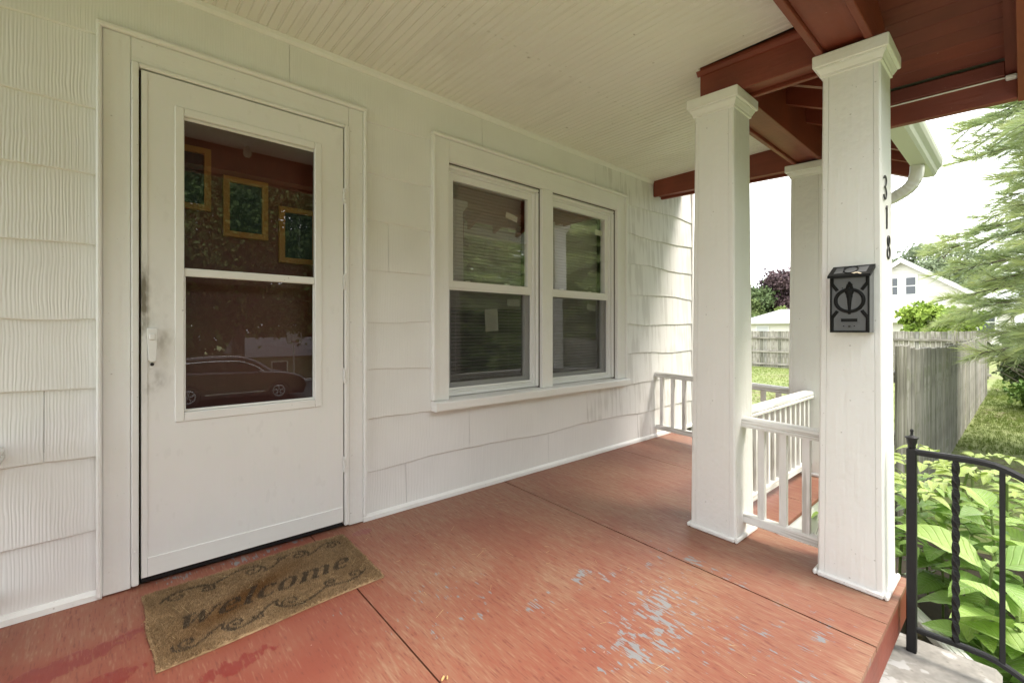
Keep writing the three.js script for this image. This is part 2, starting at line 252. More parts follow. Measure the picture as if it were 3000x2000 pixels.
  const dx0 = 0.1035, dx1 = 0.9165, dy0 = 0.034, dy1 = 2.066;
  const door = part(house, 'storm_door', leafUV(extrudeAlong([[dx0, dy0], [dx1, dy0], [dx1, dy1], [dx0, dy1]], 'z', 0.0, 0.030, 'y', [[[0.222, 0.66], [0.222, 1.948], [0.796, 1.948], [0.796, 0.66]]])), doorMat, { label: 'white storm door with a tall two-pane window and hand grime at the latch' });
  part(door, 'edge_strip', leafUV(bx(dx0 + 0.0005, dx0 + 0.019, dy0 + 0.001, dy1 - 0.001, 0.0302, 0.0335, 0.001)), doorMat);
  part(door, 'kick_strip', bx(dx0 + 0.0195, dx1 - 0.001, dy0 + 0.001, 0.112, 0.0302, 0.0345, 0.002, 'x'), whiteSmooth);
  part(door, 'sweep', bx(dx0, dx1, 0.012, dy0 - 0.001, 0.004, 0.02, 0.001, 'x'), black);
  const fr = (n, a, b, c, d, z = 0.036) => part(door, n, bx(a, b, c, d, 0.012, z, 0.003, b - a > d - c ? 'x' : 'y'), whiteSmooth);
  fr('glazing_frame', 0.212, 0.244, 0.643, 1.958); fr('glazing_frame', 0.774, 0.806, 0.643, 1.958); fr('glazing_frame', 0.2445, 0.7735, 1.924, 1.958); fr('glazing_frame', 0.2445, 0.7735, 0.643, 0.681);
  fr('mid_rail', 0.2445, 0.7735, 1.253, 1.287, 0.031);
  fr('sash_bead', 0.2445, 0.7735, 0.6815, 0.692, 0.026); fr('sash_bead', 0.2445, 0.7735, 1.912, 1.9235, 0.024); fr('sash_bead', 0.2445, 0.250, 0.6925, 1.2525, 0.025); fr('sash_bead', 0.7685, 0.7735, 0.6925, 1.2525, 0.025);
  const pane = (x0, x1, y0, y1, z) => { const g = new THREE.PlaneGeometry(x1 - x0, y1 - y0); g.translate((x0 + x1) / 2, (y0 + y1) / 2, z); return g; };
  part(door, 'glass_pane', pane(0.2447, 0.7733, 1.288, 1.9232, 0.0165), glassMat); part(door, 'glass_pane', pane(0.2505, 0.768, 0.6927, 1.252, 0.0215), glassMat);
  for (const y of [1.72, 1.275, 0.79, 0.33]) { const h = part(door, 'hinge', bx(0.9175, 0.9232, y - 0.04, y + 0.04, 0.012, 0.036, 0.001), whiteSmooth); for (const d of [-0.028, -0.009, 0.01, 0.029]) part(h, 'knuckle', bar([0.9205, y + d - 0.008, 0.0375], [0.9205, y + d + 0.008, 0.0375], 0.0058, 0.0058, 10), whiteSmooth); }
  const hs = new THREE.Shape(); hs.moveTo(0.1275, 0.905); hs.quadraticCurveTo(0.14, 0.893, 0.1485, 0.905); hs.lineTo(0.1535, 1.027); hs.quadraticCurveTo(0.1535, 1.032, 0.149, 1.032); hs.lineTo(0.1255, 1.032); hs.quadraticCurveTo(0.1215, 1.032, 0.1215, 1.027); hs.closePath();
  const hg = new THREE.ExtrudeGeometry(hs, { depth: 0.010, bevelEnabled: true, bevelSize: 0.0015, bevelThickness: 0.004, bevelSegments: 2 }); hg.translate(0, 0, 0.0335);
  const handle = part(door, 'handle', hg, vinyl); part(handle, 'push_button', bx(0.1285, 0.1475, 0.987, 1.012, 0.047, 0.053, 0.004), vinyl); part(handle, 'keyhole', bar([0.138, 0.888, 0.03], [0.138, 0.888, 0.0345], 0.0065, 0.0065, 12), voidMat);
  // inner door behind the glass, red with three stepped lights
  const innerRed = mat([0.062, 0.0115, 0.0045], 0.45, { bumpMap: paintBump, bumpScale: 0.001 }), ochre = mat([0.18, 0.085, 0.013], 0.5), darkGlass = phys([0.02, 0.03, 0.035], 0.06, { specularIntensity: 1 });
  const inner = part(house, 'inner_door', bx(0.065, 0.955, -0.015, 2.09, -0.145, -0.10, 0.002), innerRed, { label: 'red inner door with three stepped ochre-framed lights' });
  for (const [x, y] of [[0.262, 1.705], [0.4975, 1.6025], [0.736, 1.5025]]) {
    const w = 0.094, h = 0.14, f = 0.026, fm = part(inner, 'light_frame', extrudeAlong([[x - w, y - h], [x + w, y - h], [x + w, y + h], [x - w, y + h]], 'z', -0.1, -0.082, 'y', [[[x - w + f, y - h + f], [x - w + f, y + h - f], [x + w - f, y + h - f], [x + w - f, y - h + f]]]), ochre);
    part(fm, 'pane', pane(x - w + f - 0.004, x + w - f + 0.004, y - h + f - 0.004, y + h - f + 0.004, -0.094), darkGlass);
  }

  // paired window
  const win = part(house, 'window_casing', bx(1.47, 1.5725, 0.60, 2.19, 0.0005, 0.028, 0.003), white, { label: 'white double window casing with a centre mullion and sloping sill' });
  part(win, 'side_casing', bx(3.3095, 3.425, 0.60, 2.19, 0.0005, 0.028, 0.003), white);
  part(win, 'outer_band', bx(3.4255, 3.443, 0.60, 2.19, 0.0005, 0.042, 0.005), white); part(win, 'outer_band', bx(1.452, 1.4695, 0.60, 2.19, 0.0005, 0.042, 0.005), white);
  part(win, 'outer_band', bx(1.45, 3.445, 2.1905, 2.212, 0.0005, 0.046, 0.006, 'x'), white);
  part(win, 'head_casing', bx(1.573, 3.309, 2.06, 2.19, 0.0005, 0.0275, 0.003, 'x'), white);
  part(win, 'mullion', bx(2.387, 2.499, 0.60, 2.0595, -0.09, 0.026, 0.003), white);
  part(win, 'sill', extrudeAlong([[-0.09, 0.545], [0.066, 0.538], [0.072, 0.545], [0.072, 0.588], [0.066, 0.594], [-0.09, 0.6085]], 'x', 1.455, 3.44), white);
  const scr = mat([0.045, 0.047, 0.05], 0.85, { transparent: true, opacity: 0.42, side: THREE.DoubleSide });
  const paper = mat([0.62, 0.6, 0.54], 0.9, { side: THREE.DoubleSide });
  for (const [X0, X1, which] of [[1.573, 2.3865, 'left'], [2.4995, 3.309, 'right']]) {
    const w = part(house, 'sash_window', extrudeAlong([[X0, 0.609], [X1, 0.609], [X1, 2.0595], [X0, 2.0595]], 'z', -0.13, -0.03, 'y', [[[X0 + 0.035, 0.63], [X0 + 0.035, 2.02], [X1 - 0.035, 2.02], [X1 - 0.035, 0.63]]]), vinyl, { label: 'white double-hung sash, the ' + which + ' one of the pair' });
    // stepped stop moulding
    const a = X0 + 0.035, b = X1 - 0.035, ring = (n, x0, x1, y0, y1, f, z0, z1, m = vinyl) => part(w, n, extrudeAlong([[x0, y0], [x1, y0], [x1, y1], [x0, y1]], 'z', z0, z1, 'y', [[[x0 + f, y0 + f], [x0 + f, y1 - f], [x1 - f, y1 - f], [x1 - f, y0 + f]]]), m);
    part(w, 'stop_moulding', bx(X0 + 0.0005, X0 + 0.02, 0.611, 2.035, -0.0295, -0.006, 0.008), white); part(w, 'stop_moulding', bx(X1 - 0.02, X1 - 0.0005, 0.611, 2.035, -0.0295, -0.006, 0.008), white); part(w, 'stop_moulding', bx(X0 + 0.0005, X1 - 0.0005, 2.0355, 2.059, -0.0295, -0.004, 0.008, 'x'), white);
    part(w, 'sill_track', bx(a, b, 0.6305, 0.642, -0.12, -0.038, 0.002, 'x'), vinyl);
    ring('upper_sash', a + 0.0005, b - 0.0005, 1.296, 2.0195, 0.042, -0.072, -0.046);
    part(w, 'glass_pane', pane(a + 0.04, b - 0.04, 1.336, 1.98, -0.06), glassWin);
    ring('lower_sash', a + 0.0005, b - 0.0005, 0.6425, 1.34, 0.042, -0.104, -0.078);
    part(w, 'glass_pane', pane(a + 0.04, b - 0.04, 0.682, 1.302, -0.092), glassWin);
    ring('screen_frame', a + 0.001, b - 0.001, 0.643, 1.2955, 0.015, -0.060, -0.050);
    part(w, 'insect_screen', pane(a + 0.014, b - 0.014, 0.656, 1.283, -0.055), scr);
    for (const t of [0.25, 0.72]) part(w, 'sash_lock', bx(mix(a, b, t) - 0.022, mix(a, b, t) + 0.022, 1.3405, 1.352, -0.098, -0.08, 0.003), vinyl);
    // stickers left on the glass
    const sticker = (n, x, y, sw, sh, rot, z) => { const g = new THREE.BoxGeometry(sw, sh, 0.0008).toNonIndexed(); g.rotateZ(rot); g.translate(x, y, z); part(w, n, g, paper); };
    if (which === 'left') { sticker('paper_sticker', 2.163, 1.827, 0.11, 0.042, -0.18, -0.0615); sticker('paper_sticker', 2.21, 1.222, 0.12, 0.05, 0.02, -0.0935); sticker('paper_note', 2.005, 1.093, 0.115, 0.155, 0.06, -0.0935); }
    else { sticker('paper_sticker', 3.165, 1.855, 0.10, 0.045, -0.05, -0.0615); sticker('paper_sticker', 3.10, 1.215, 0.11, 0.05, -0.14, -0.0935); }
  }
}
// blinds hanging inside the windows
for (const [X0, X1, side] of [[1.60, 2.36, 'left'], [2.525, 3.285, 'right']]) {
  const b = thing('window_blind', 'grey horizontal slat blind hanging inside the ' + side + ' window sash', 'blind', [(X0 + X1) / 2, 2.03, -0.18], { group: 'blinds in the paired window' });
  const R = rng(side === 'left' ? 5 : 9), bm = mat([0.38, 0.35, 0.32], 0.6), w = X1 - X0, slat = new THREE.CylinderGeometry(0.032, 0.032, w, 5, 1, true, -0.4, 0.8).toNonIndexed(); slat.rotateZ(Math.PI / 2); slat.translate(0, 0, 0); slat.computeBoundingBox();
  { const c = slat.boundingBox.getCenter(V3(0, 0, 0)); slat.translate(-c.x, -c.y, -c.z); }
  bm.side = THREE.DoubleSide;
  part(b, 'head_rail', bx(X0, X1, 2.0, 2.03, -0.2, -0.165, 0.002, 'x'), bm);
  for (let i = 0; i < 57; i++) {
    const y = 1.985 - i * 0.0235, low = side === 'left' && y < 1.17 && y > 0.72, m = new THREE.Mesh(slat, bm); m.name = 'slat'; m.position.set((R() - 0.5) * 0.004, y - 2.03, (R() - 0.5) * 0.002);
    m.rotation.x = (low ? 1.25 + 0.35 * R() : 0.42 + 0.08 * R()); m.rotation.z = low ? (R() - 0.5) * 0.02 : (R() - 0.5) * 0.004; m.castShadow = m.receiveShadow = true; b.add(m);
  }
  for (const t of [0.2, 0.82]) part(b, 'ladder_cord', bar([mix(X0, X1, t), 0.65, -0.165], [mix(X0, X1, t), 2.0, -0.165], 0.0012, 0.0012, 5), bm);
  part(b, 'bottom_rail', bx(X0, X1, 0.635, 0.65, -0.195, -0.17, 0.002, 'x'), bm);
}

// ---------------------------------------------------------------- porch deck
const deckTex = (() => {
  const X0 = -1.3, W = 5.6, D = 2.1, low = fbm(401, 7, 3, 4), low2 = fbm(402, 14, 6, 4), grain = fbm(403, 1500, 64, 2), band = fbm(404, 300, 16, 2), chip = fbm(405, 520, 70, 3), chip2 = fbm(406, 110, 60, 3), sp = specks(407, 420, 0.0013), scr = specks(408, 60, 0.003);
  // x, z, rx, rz, strength: places where the grey undercoat shows
  const spots = [[1.535, 1.09, 0.10, 0.05, 1.2], [1.60, 1.15, 0.06, 0.05, 0.9], [1.66, 1.42, 0.17, 0.17, 1.0], [1.50, 1.47, 0.17, 0.12, 0.85], [1.40, 1.52, 0.16, 0.14, 0.8], [1.30, 1.46, 0.10, 0.1, 0.7], [1.27, 1.11, 0.07, 0.05, 0.9], [1.95, 1.92, 0.08, 0.1, 1.0], [1.85, 1.25, 0.2, 0.12, 0.5], [1.72, 1.75, 0.14, 0.18, 0.55], [2.05, 1.70, 0.05, 0.3, 0.5], [2.05, 1.35, 0.035, 0.2, 0.75], [1.0, 0.85, 0.25, 0.2, 0.3],
    [0.30, 0.035, 0.12, 0.03, 1.15], [0.44, 0.045, 0.1, 0.035, 1.25], [0.56, 0.03, 0.1, 0.03, 1.2], [0.68, 0.02, 0.06, 0.02, 0.95], [0.2, 0.03, 0.05, 0.03, 0.8], [0.96, 0.58, 0.03, 0.03, 0.8], [0.87, 0.62, 0.03, 0.05, 0.8], [0.62, 0.68, 0.05, 0.04, 0.5]];
  const wet = [[-0.05, 0.37, 0.20, 0.05, 0.4], [-0.16, 0.42, 0.1, 0.04, 0.4], [-0.04, 0.56, 0.16, 0.05, 0.3], [-0.12, 0.63, 0.12, 0.06, 0.3], [0.3, 0.72, 0.14, 0.05, 0.2], [0.98, 0.13, 0.06, 0.04, 0.1]];
  return (x0, x1, nw, nh) => {                            // one set of textures for each plywood sheet
    const B = new Float32Array(nw * nh), Rg = new Float32Array(nw * nh); let n = 0;
    const color = tex(nw, nh, (su, sv) => {
      const x = mix(x0, x1, su), z = sv * 2.05, u = (x - X0) / W, v = z / D, g = grain(u, v), l = low(u, v), m = low2(u, v), b = band(u, v); let c0 = 0, w = 0, ch = 0, we = 0;
      for (const s of spots) { const a = (x - s[0]) / s[2], e = (z - s[1]) / s[3], d = a * a + e * e; if (d < 3) c0 += s[4] * Math.exp(-d * 1.4); }
      if (c0 > 0.06) ch = sst(chip(u, v) * 0.62 + chip2(u, v) * 0.36 + 0.34 * (g - 0.5) + 0.10 + 0.2 * Math.min(c0, 1.2), 0.845, 0.865);
      if (x < 1.2 && z < 0.9) { for (const s of wet) { const a = x - s[0], e = z - s[1] + a * s[4] * 0.4; w += Math.exp(-((a / s[2]) ** 2) - ((e / s[3]) ** 2)); } if (w > 0.1) we = sst(w * (0.05 + 0.9 * chip2(u, v) + 0.9 * chip(u, v)), 0.50, 0.56) * (1 - 0.6 * sst(g, 0.6, 0.7)); }
      let c = mix3([0.185, 0.040, 0.026], [0.265, 0.080, 0.048], l * 0.65 + m * 0.35); c = c.map((k) => k * (0.92 + 0.16 * m));
      const dust = clamp(0.2 + 0.44 * sst(x, 0.4, 2.2) + 0.5 * sst(m + l * 0.5, 0.55, 0.95) - 0.25 * sst(x, 1.0, 0.2));
      c = mix3(c, [0.265, 0.172, 0.108], clamp(dust * (0.62 + 0.55 * (b - 0.5) + 0.5 * sst(g, 0.45, 0.75))) * 0.75);   // dust and worn paint in the grain
      c = mix3(c, [0.38, 0.235, 0.155], sst(g, 0.66, 0.8) * 0.26 * sst(b + m * 0.6, 0.6, 0.95));
      c = mix3(c, [0.11, 0.03, 0.024], sst(g, 0.30, 0.18) * 0.5);
      c = mix3(c, [0.175, 0.016, 0.012], we * 0.8);
      c = mix3(c, mix3([0.15, 0.16, 0.175], [0.24, 0.248, 0.25], m), ch * 0.93);
      c = mix3(c, [0.66, 0.62, 0.56], sst(sp(u, v), 0.45, 0.7) * 0.55);
      B[n] = 0.2 + 0.5 * g + 0.2 * b - 0.2 * ch; Rg[n++] = 0.6 - 0.3 * we + 0.15 * ch + 0.15 * (m - 0.5);
      return mix3(c, [0.10, 0.07, 0.05], sst(scr(u, v), 0.72, 0.85) * 0.5);
    });
    const pick = (A) => (u, v) => A[Math.min(nh - 1, Math.floor(v * nh)) * nw + Math.min(nw - 1, Math.floor(u * nw))];
    const m = mat(null, 1, { map: color, bumpMap: tex(nw, nh, pick(B), false), bumpScale: 0.0016, roughnessMap: tex(nw >> 1, nh >> 1, pick(Rg), false) });
    for (const t of [m.map, m.bumpMap, m.roughnessMap]) t.wrapS = t.wrapT = THREE.ClampToEdgeWrapping;
    return { m, uv: (g) => { const P = g.attributes.position, U = g.attributes.uv; for (let i = 0; i < P.count; i++) U.setXY(i, (P.getX(i) - x0) / (x1 - x0), (P.getZ(i) - P.getY(i) * 0.3) / 2.05); return g; } };
  };
})();
{
  const deck = thing('porch_deck', 'worn red painted plywood porch floor with chips of grey undercoat', 'porch floor', [1.4, -0.65, 1]);
  const sheet = (pts, nw, nh) => { const xs = pts.map((p) => p[0]), t = deckTex(Math.min(...xs), Math.max(...xs), nw, nh); part(deck, 'plywood_sheet', shear(t.uv(extrudeAlong(pts, 'y', -0.02, 0, 'z'))), t.m); };
  sheet([[-1.25, 0.0], [0.759, 0.0], [0.759, 2.03], [-1.25, 2.03]], 1024, 768);
  sheet([[0.7650, 0.0], [2.0140, 0.0], [2.0140, 2.03], [0.7650, 2.03]], 1024, 1024);
  sheet([[2.0225, 0.0], [3.2945, 0.0], [3.2945, 1.485], [2.675, 1.485], [2.675, 2.03], [2.2085, 2.03], [2.2015, 1.93], [2.196, 1.80], [2.198, 1.93], [2.2035, 2.03], [2.0225, 2.03]], 768, 1024);
  sheet([[3.2985, 0.0], [4.22, 0.0], [4.22, 1.485], [3.2985, 1.485]], 384, 384);
  const B = (n, a, b, c, d, e, f, m, al) => part(deck, n, shear(bx(a, b, c, d, e, f, 0.004, al)), m);
  B('edge_board', -1.25, 2.675, -0.155, -0.0205, 1.995, 2.0285, redMat, 'x'); B('edge_board', 2.642, 2.6745, -0.155, -0.0205, 1.45, 1.994, redMat, 'z');
  B('riser_board', -1.25, 2.62, -0.33, -0.157, 1.965, 1.985, redMat, 'x'); B('riser_board', 2.60, 2.62, -0.6, -0.157, 1.47, 1.964, voidMat, 'z');
  B('skirt_board', 2.676, 4.20, -0.19, -0.0205, 1.45, 1.47, white, 'x'); B('skirt_board', 4.18, 4.2, -0.19, -0.0205, 0, 1.449, white, 'z');
  // white lattice below the skirt
  const lat = part(deck, 'lattice', shear(bx(2.62, 4.2, -0.23, -0.19, 1.44, 1.462, 0.003, 'x')), white); const clipY0 = -0.62, clipY1 = -0.23;
  for (let i = 0; i < 24; i++) for (const s of [-1, 1]) {
    const w = 0.017, h = clipY1 - clipY0, x0 = 2.3 + i * 0.09 + (s > 0 ? 0 : 0), xa = s > 0 ? x0 : x0 + h, xb = s > 0 ? x0 + h : x0; if (Math.min(xa, xb) < 2.62 || Math.max(xa, xb) > 4.19) continue;
    part(lat, 'lattice_strip', shear(extrudeAlong([[xa - w, clipY0], [xa + w, clipY0], [xb + w, clipY1], [xb - w, clipY1]], 'z', s > 0 ? 1.452 : 1.443, s > 0 ? 1.46 : 1.451, 'y')), white);
  }
  part(deck, 'joist', merge([0.4, 1.0, 1.6].map((z) => shear(bx(-1.2, z < 1.4 ? 4.15 : 2.6, -0.19, -0.021, z, z + 0.04, 0, 'x')))), voidMat);
  part(deck, 'back_skirt', merge([bx(-1.25, 4.15, -0.66, -0.1, 0.3, 0.32, 0)]), voidMat);
}

// ---------------------------------------------------------------- columns
const CAP = 2.325;
function column(cx, cz, label) {
  const c = thing('porch_column', label, 'column', [cx, -SL * cz, cz], { group: 'tapered porch columns' });
  const Y = -SL * cz;
  part(c, 'shaft', taperBox(cx, cz, Y + 0.0, Y + CAP - 0.045, 0.119, 0.103, 0.007), white);
  const skirt = (a, b, d, e) => part(c, 'base_moulding', shear(bx(a, b, 0.0005, 0.024, d, e, 0.006, b - a > e - d ? 'x' : 'z')), white), q = 0.119, o = 0.1345;
  skirt(cx - o, cx + o, cz + q, cz + o); skirt(cx - o, cx + o, cz - o, cz - q); skirt(cx - o, cx - q, cz - q + 0.0005, cz + q - 0.0005); skirt(cx + q, cx + o, cz - q + 0.0005, cz + q - 0.0005);
  // cove and slab of the capital
  const ring = (y, r) => [[-r, -r], [r, -r], [r, r], [-r, r]].map(([x, z]) => V3(cx + x, y, cz + z)), prof = [[CAP - 0.096, 0.1045], [CAP - 0.093, 0.110], [CAP - 0.083, 0.1105], [CAP - 0.080, 0.113], [CAP - 0.072, 0.117], [CAP - 0.061, 0.1235], [CAP - 0.054, 0.1235]], L = [];
  for (let i = 0; i + 1 < prof.length; i++) { const A = ring(...prof[i]), B = ring(...prof[i + 1]); for (let k = 0; k < 4; k++) L.push([A[k], A[(k + 1) % 4], B[(k + 1) % 4], B[k]]); } L.push(ring(...prof[0]), ring(...prof.at(-1)));
  part(c, 'cove_moulding', shear(uvm(polys(L, V3(cx, CAP - 0.065, cz)), 'x')), white);
  part(c, 'capital', shear(bx(cx - 0.136, cx + 0.136, CAP - 0.0535, CAP, cz - 0.136, cz + 0.136, 0.004, 'x')), white);
  return c;
}
column(2.515, 1.275, 'white tapered column at the inner corner, with a railing on two sides');
column(2.515, 1.872, 'white tapered column carrying the black mailbox and house numbers');
column(4.03, 1.28, 'farthest white column, half hidden behind the mailbox column');
column(-0.38, 1.872, 'white column at the left end of the entry beam');

// ---------------------------------------------------------------- beams
function beam(label, axis, a, b, c0, c1, y0, y1, crown) {   // two side boards with a recessed underside
  const mk = (p, q, r, s, u0, u1) => shear(axis === 'z' ? bx(r, s, u0, u1, p, q, 0.003, 'z') : bx(p, q, u0, u1, r, s, 0.003, 'x'));
  const mid = (a + b) / 2, t = thing('porch_beam', label, 'beam', axis === 'z' ? [(c0 + c1) / 2, y0 - SL * mid, mid] : [mid, y0 - SL * (c0 + c1) / 2, (c0 + c1) / 2], { group: 'red porch beams' });
  part(t, 'side_board', mk(a, b, c0, c0 + 0.028, y0, y1), redMat); part(t, 'side_board', mk(a, b, c1 - 0.028, c1, y0, y1), redMat);
  part(t, 'soffit_panel', mk(a + 0.002, b - 0.002, c0 + 0.0285, c1 - 0.0285, y0 + 0.018, y0 + 0.03), redMat);
  if (crown) part(t, 'crown_moulding', shear(axis === 'z' ? extrudeAlong(crown, 'z', a - 0.012, b) : extrudeAlong(crown, 'x', a, b)), redMat);
  return t;
}
const CEIL = 2.44;
beam('red beam between the inner corner column and the mailbox column', 'z', 1.185, 1.748, 2.445, 2.60, CAP + 0.001, 2.56, [[2.4445, CEIL + 0.025], [2.4445, CEIL + 0.062], [2.424, CEIL + 0.062], [2.424, CEIL + 0.046], [2.43, CEIL + 0.04], [2.438, CEIL + 0.028]]);
beam('red beam crossing overhead from the top of the mailbox column', 'x', -1.15, 2.625, 1.75, 1.955, CAP + 0.001, 2.55);
beam('orange-red beam running from the inner corner column to the farthest column', 'x', 2.601, 4.14, 1.195, 1.385, CAP + 0.001, 2.58);
beam('dark red beam at the far end, meeting the shingled wall', 'z', 0.012, 1.194, 3.905, 4.065, 2.292, 2.52);

// ---------------------------------------------------------------- ceiling of narrow beaded boards
{
  const ceil = thing('porch_ceiling', 'off-white beadboard porch ceiling with cobwebs and specks', 'ceiling', [1.4, CEIL, 0.6], { kind: 'structure' });
  const w = 0.0838, y = CEIL, R = rng(77);
  for (let i = 0, x = -1.2; x < 3.9; i++, x += w) {
    const j = (R() - 0.5) * 0.0016, x1 = x + w - 0.0006, m = (x + x1) / 2, e = 0.0035, d = 0.0035, far = x > 2.37, zEnd = far ? 1.196 : 1.76;
    part(ceil, 'board', (extrudeAlong([[x, y + 0.014], [x, y + d + j], [x + e, y + j], [m - 0.007, y + j], [m - 0.0045, y + d + j], [m - 0.002, y + j], [m + 0.002, y + j], [m + 0.0045, y + d + j], [m + 0.007, y + j], [x1 - e, y + j], [x1, y + d + j], [x1, y + 0.014]], 'z', 0.0, zEnd)), ceilMat);
  }
  part(ceil, 'ceiling_backing', merge([bx(-1.2, 3.9, y + 0.016, y + 0.03, 0, 1.19, 0, 'z'), bx(-1.2, 2.44, y + 0.016, y + 0.03, 1.19, 1.749, 0, 'z')]), voidMat);
  // bare bulb holder, mirrored in the door glass
  const L = thing('porch_light', 'bare clear bulb in a white ceiling socket, mirrored in the door glass', 'lamp', [0.78, CEIL, 1.48]);
  const yl = CEIL, lathe = (pts) => { const g = new THREE.LatheGeometry(pts.map((p) => new THREE.Vector2(...p)), 20).toNonIndexed(); g.translate(0.78, yl, 1.48); return g; };
  part(L, 'socket', lathe([[0.055, 0.002], [0.055, -0.012], [0.03, -0.03], [0.022, -0.06], [0.001, -0.06]]), vinyl); part(L, 'bulb', lathe([[0.014, -0.058], [0.018, -0.075], [0.03, -0.105], [0.026, -0.13], [0.012, -0.142], [0.0005, -0.145]]), phys([0.95, 0.95, 0.93], 0.1, { transmission: 0.6, thickness: 0 }));
}

// ---------------------------------------------------------------- roofs
const roofMap = (() => { const a = fbm(91, 70, 30, 3), b = fbm(92, 6, 6, 3); return tex(512, 512, (u, v) => { const k = 0.13 + 0.08 * a(u, v) + 0.05 * b(u, v); return [k, k, k]; }); })();
const roofMat = mat(null, 0.95, { map: roofMap });
{
  const pitch = 0.35, EX = 3.05, EY = 2.316, RX = 1.08, yS = (x) => EY + pitch * (EX - x);
  const pr = thing('entry_roof', 'dark red boarded gable roof over the entry, with fascia and rafter', 'roof', [1.08, EY, 2.0]);
  // sloping soffit boards, each its own piece
  const bw = 0.0765, R = rng(88), tones = redOld;
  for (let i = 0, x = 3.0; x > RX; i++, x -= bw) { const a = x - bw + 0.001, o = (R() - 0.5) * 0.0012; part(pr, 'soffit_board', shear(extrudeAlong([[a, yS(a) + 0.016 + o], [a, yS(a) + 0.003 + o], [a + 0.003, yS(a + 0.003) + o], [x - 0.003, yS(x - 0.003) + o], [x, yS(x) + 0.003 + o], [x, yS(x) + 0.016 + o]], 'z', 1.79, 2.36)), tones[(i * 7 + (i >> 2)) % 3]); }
  const slab = (pts, z0, z1, m, n) => part(pr, n, shear(extrudeAlong(pts, 'z', z0, z1)), m);
  slab([[3.09, yS(3.09) + 0.02], [3.09, yS(3.09) + 0.06], [RX, yS(RX) + 0.06], [RX, yS(RX) + 0.02]], 1.788, 2.38, roofMat, 'roof_slope');
  slab([[-0.93, yS(3.09) + 0.02], [-0.93, yS(3.09) + 0.06], [RX - 0.001, yS(RX) + 0.06], [RX - 0.001, yS(RX) + 0.02]], 0.02, 2.38, roofMat, 'roof_slope');
  slab([[RX, yS(RX) + 0.02], [RX, yS(RX) + 0.06], [2.6, yS(2.6) + 0.06], [2.6, yS(2.6) + 0.02]], 0.02, 1.787, roofMat, 'roof_slope');
  part(pr, 'fascia', shear(bx(3.03, 3.07, 2.154, 2.335, 1.79, 2.353, 0.003, 'z')), redMat);
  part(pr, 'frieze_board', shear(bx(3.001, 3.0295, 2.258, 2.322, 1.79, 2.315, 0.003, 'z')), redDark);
  part(pr, 'paint_bead', shear(bx(3.0215, 3.0296, 2.2515, 2.2575, 1.79, 2.316, 0.002, 'z')), white);
  const raf = (n, z0, z1, lo, hi, m) => part(pr, n, shear(extrudeAlong([[3.055, yS(3.055) + lo], [3.055, yS(3.055) + hi], [RX, yS(RX) + hi], [RX, yS(RX) + lo]], 'z', z0, z1, 'x')), m);
  raf('rafter', 2.316, 2.352, -0.06, -0.001, redDark); raf('barge_board', 2.3535, 2.378, -0.17, 0.05, redMat);
  part(pr, 'paint_drip', shear(bx(3.0, 3.0295, 2.238, 2.2565, 2.3165, 2.352, 0.004, 'z')), white);
  part(pr, 'gable_panel', shear(extrudeAlong([[-0.7, 2.552], [2.6, 2.552], [RX, yS(RX) - 0.02]], 'z', 1.88, 1.90)), redDark);

  // main porch roof: rafters, sheathing, fascia
  const mr = thing('porch_roof', 'red underside of the main porch roof with exposed rafters', 'roof', [3.6, 2.4, 1.6]);
  const yM = (z) => 2.37 + 0.45 * (1.9 - z), sl = (x0, x1, z0, z1, o0, o1, n, m) => part(mr, n, shear(extrudeAlong([[z0, yM(z0) + o0], [z1, yM(z1) + o0], [z1, yM(z1) + o1], [z0, yM(z0) + o1]], 'x', x0, x1, 'z')), m);
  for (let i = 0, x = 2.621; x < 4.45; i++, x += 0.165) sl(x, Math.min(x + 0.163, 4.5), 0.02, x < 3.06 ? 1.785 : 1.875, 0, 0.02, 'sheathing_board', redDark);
  sl(2.621, 4.52, 0.02, 1.786, 0.022, 0.05, 'roof_slope', roofMat); sl(3.095, 4.52, 1.787, 1.895, 0.022, 0.05, 'roof_slope', roofMat);
  for (const x of [2.78, 3.16, 3.54, 3.92, 4.25]) sl(x, x + 0.04, 1.386, x < 3.0 ? 1.785 : 1.85, -0.115, -0.001, 'rafter', redMat);
  part(mr, 'blocking', shear(extrudeAlong([[1.25, 2.50], [1.383, 2.50], [1.383, yM(1.383) - 0.002], [1.25, yM(1.25) - 0.002]], 'x', 2.605, 4.46)), redDark); part(mr, 'gable_end', shear(extrudeAlong([[0.03, 2.5], [1.38, 2.5], [1.38, yM(1.38) - 0.003], [0.03, yM(0.03) - 0.003]], 'x', 4.47, 4.49)), redDark);
  sl(4.40, 4.46, 1.386, 1.845, -0.19, -0.002, 'barge_rafter', redMat);
  // gutter and downspout elbow
  const gm = mat([0.62, 0.66, 0.58], 0.4), gu = thing('roof_gutter', 'pale aluminium gutter along the porch eave beyond the mailbox column', 'gutter', [3.85, 2.25, 1.92]);
  const P = [[1.907, 2.345], [1.909, 2.345], [1.909, 2.222], [1.985, 2.222], [1.996, 2.240], [2.004, 2.262], [2.022, 2.29], [2.03, 2.31], [2.032, 2.335], [2.016, 2.338], [2.016, 2.342], [2.036, 2.339], [2.034, 2.308], [2.026, 2.286], [2.008, 2.259], [2.0, 2.236], [1.988, 2.218], [1.907, 2.218]];
  P.forEach((p) => { p[0] -= 0.055; }); part(gu, 'trough', shear(extrudeAlong(P, 'x', 3.1, 4.5)), gm); part(gu, 'end_cap', shear(extrudeAlong([[1.907, 2.219], [1.987, 2.219], [2.0, 2.236], [2.008, 2.259], [2.026, 2.286], [2.034, 2.31], [2.034, 2.34], [1.907, 2.345]].map((p) => [p[0] - 0.055, p[1]]), 'x', 4.5005, 4.506)), gm);
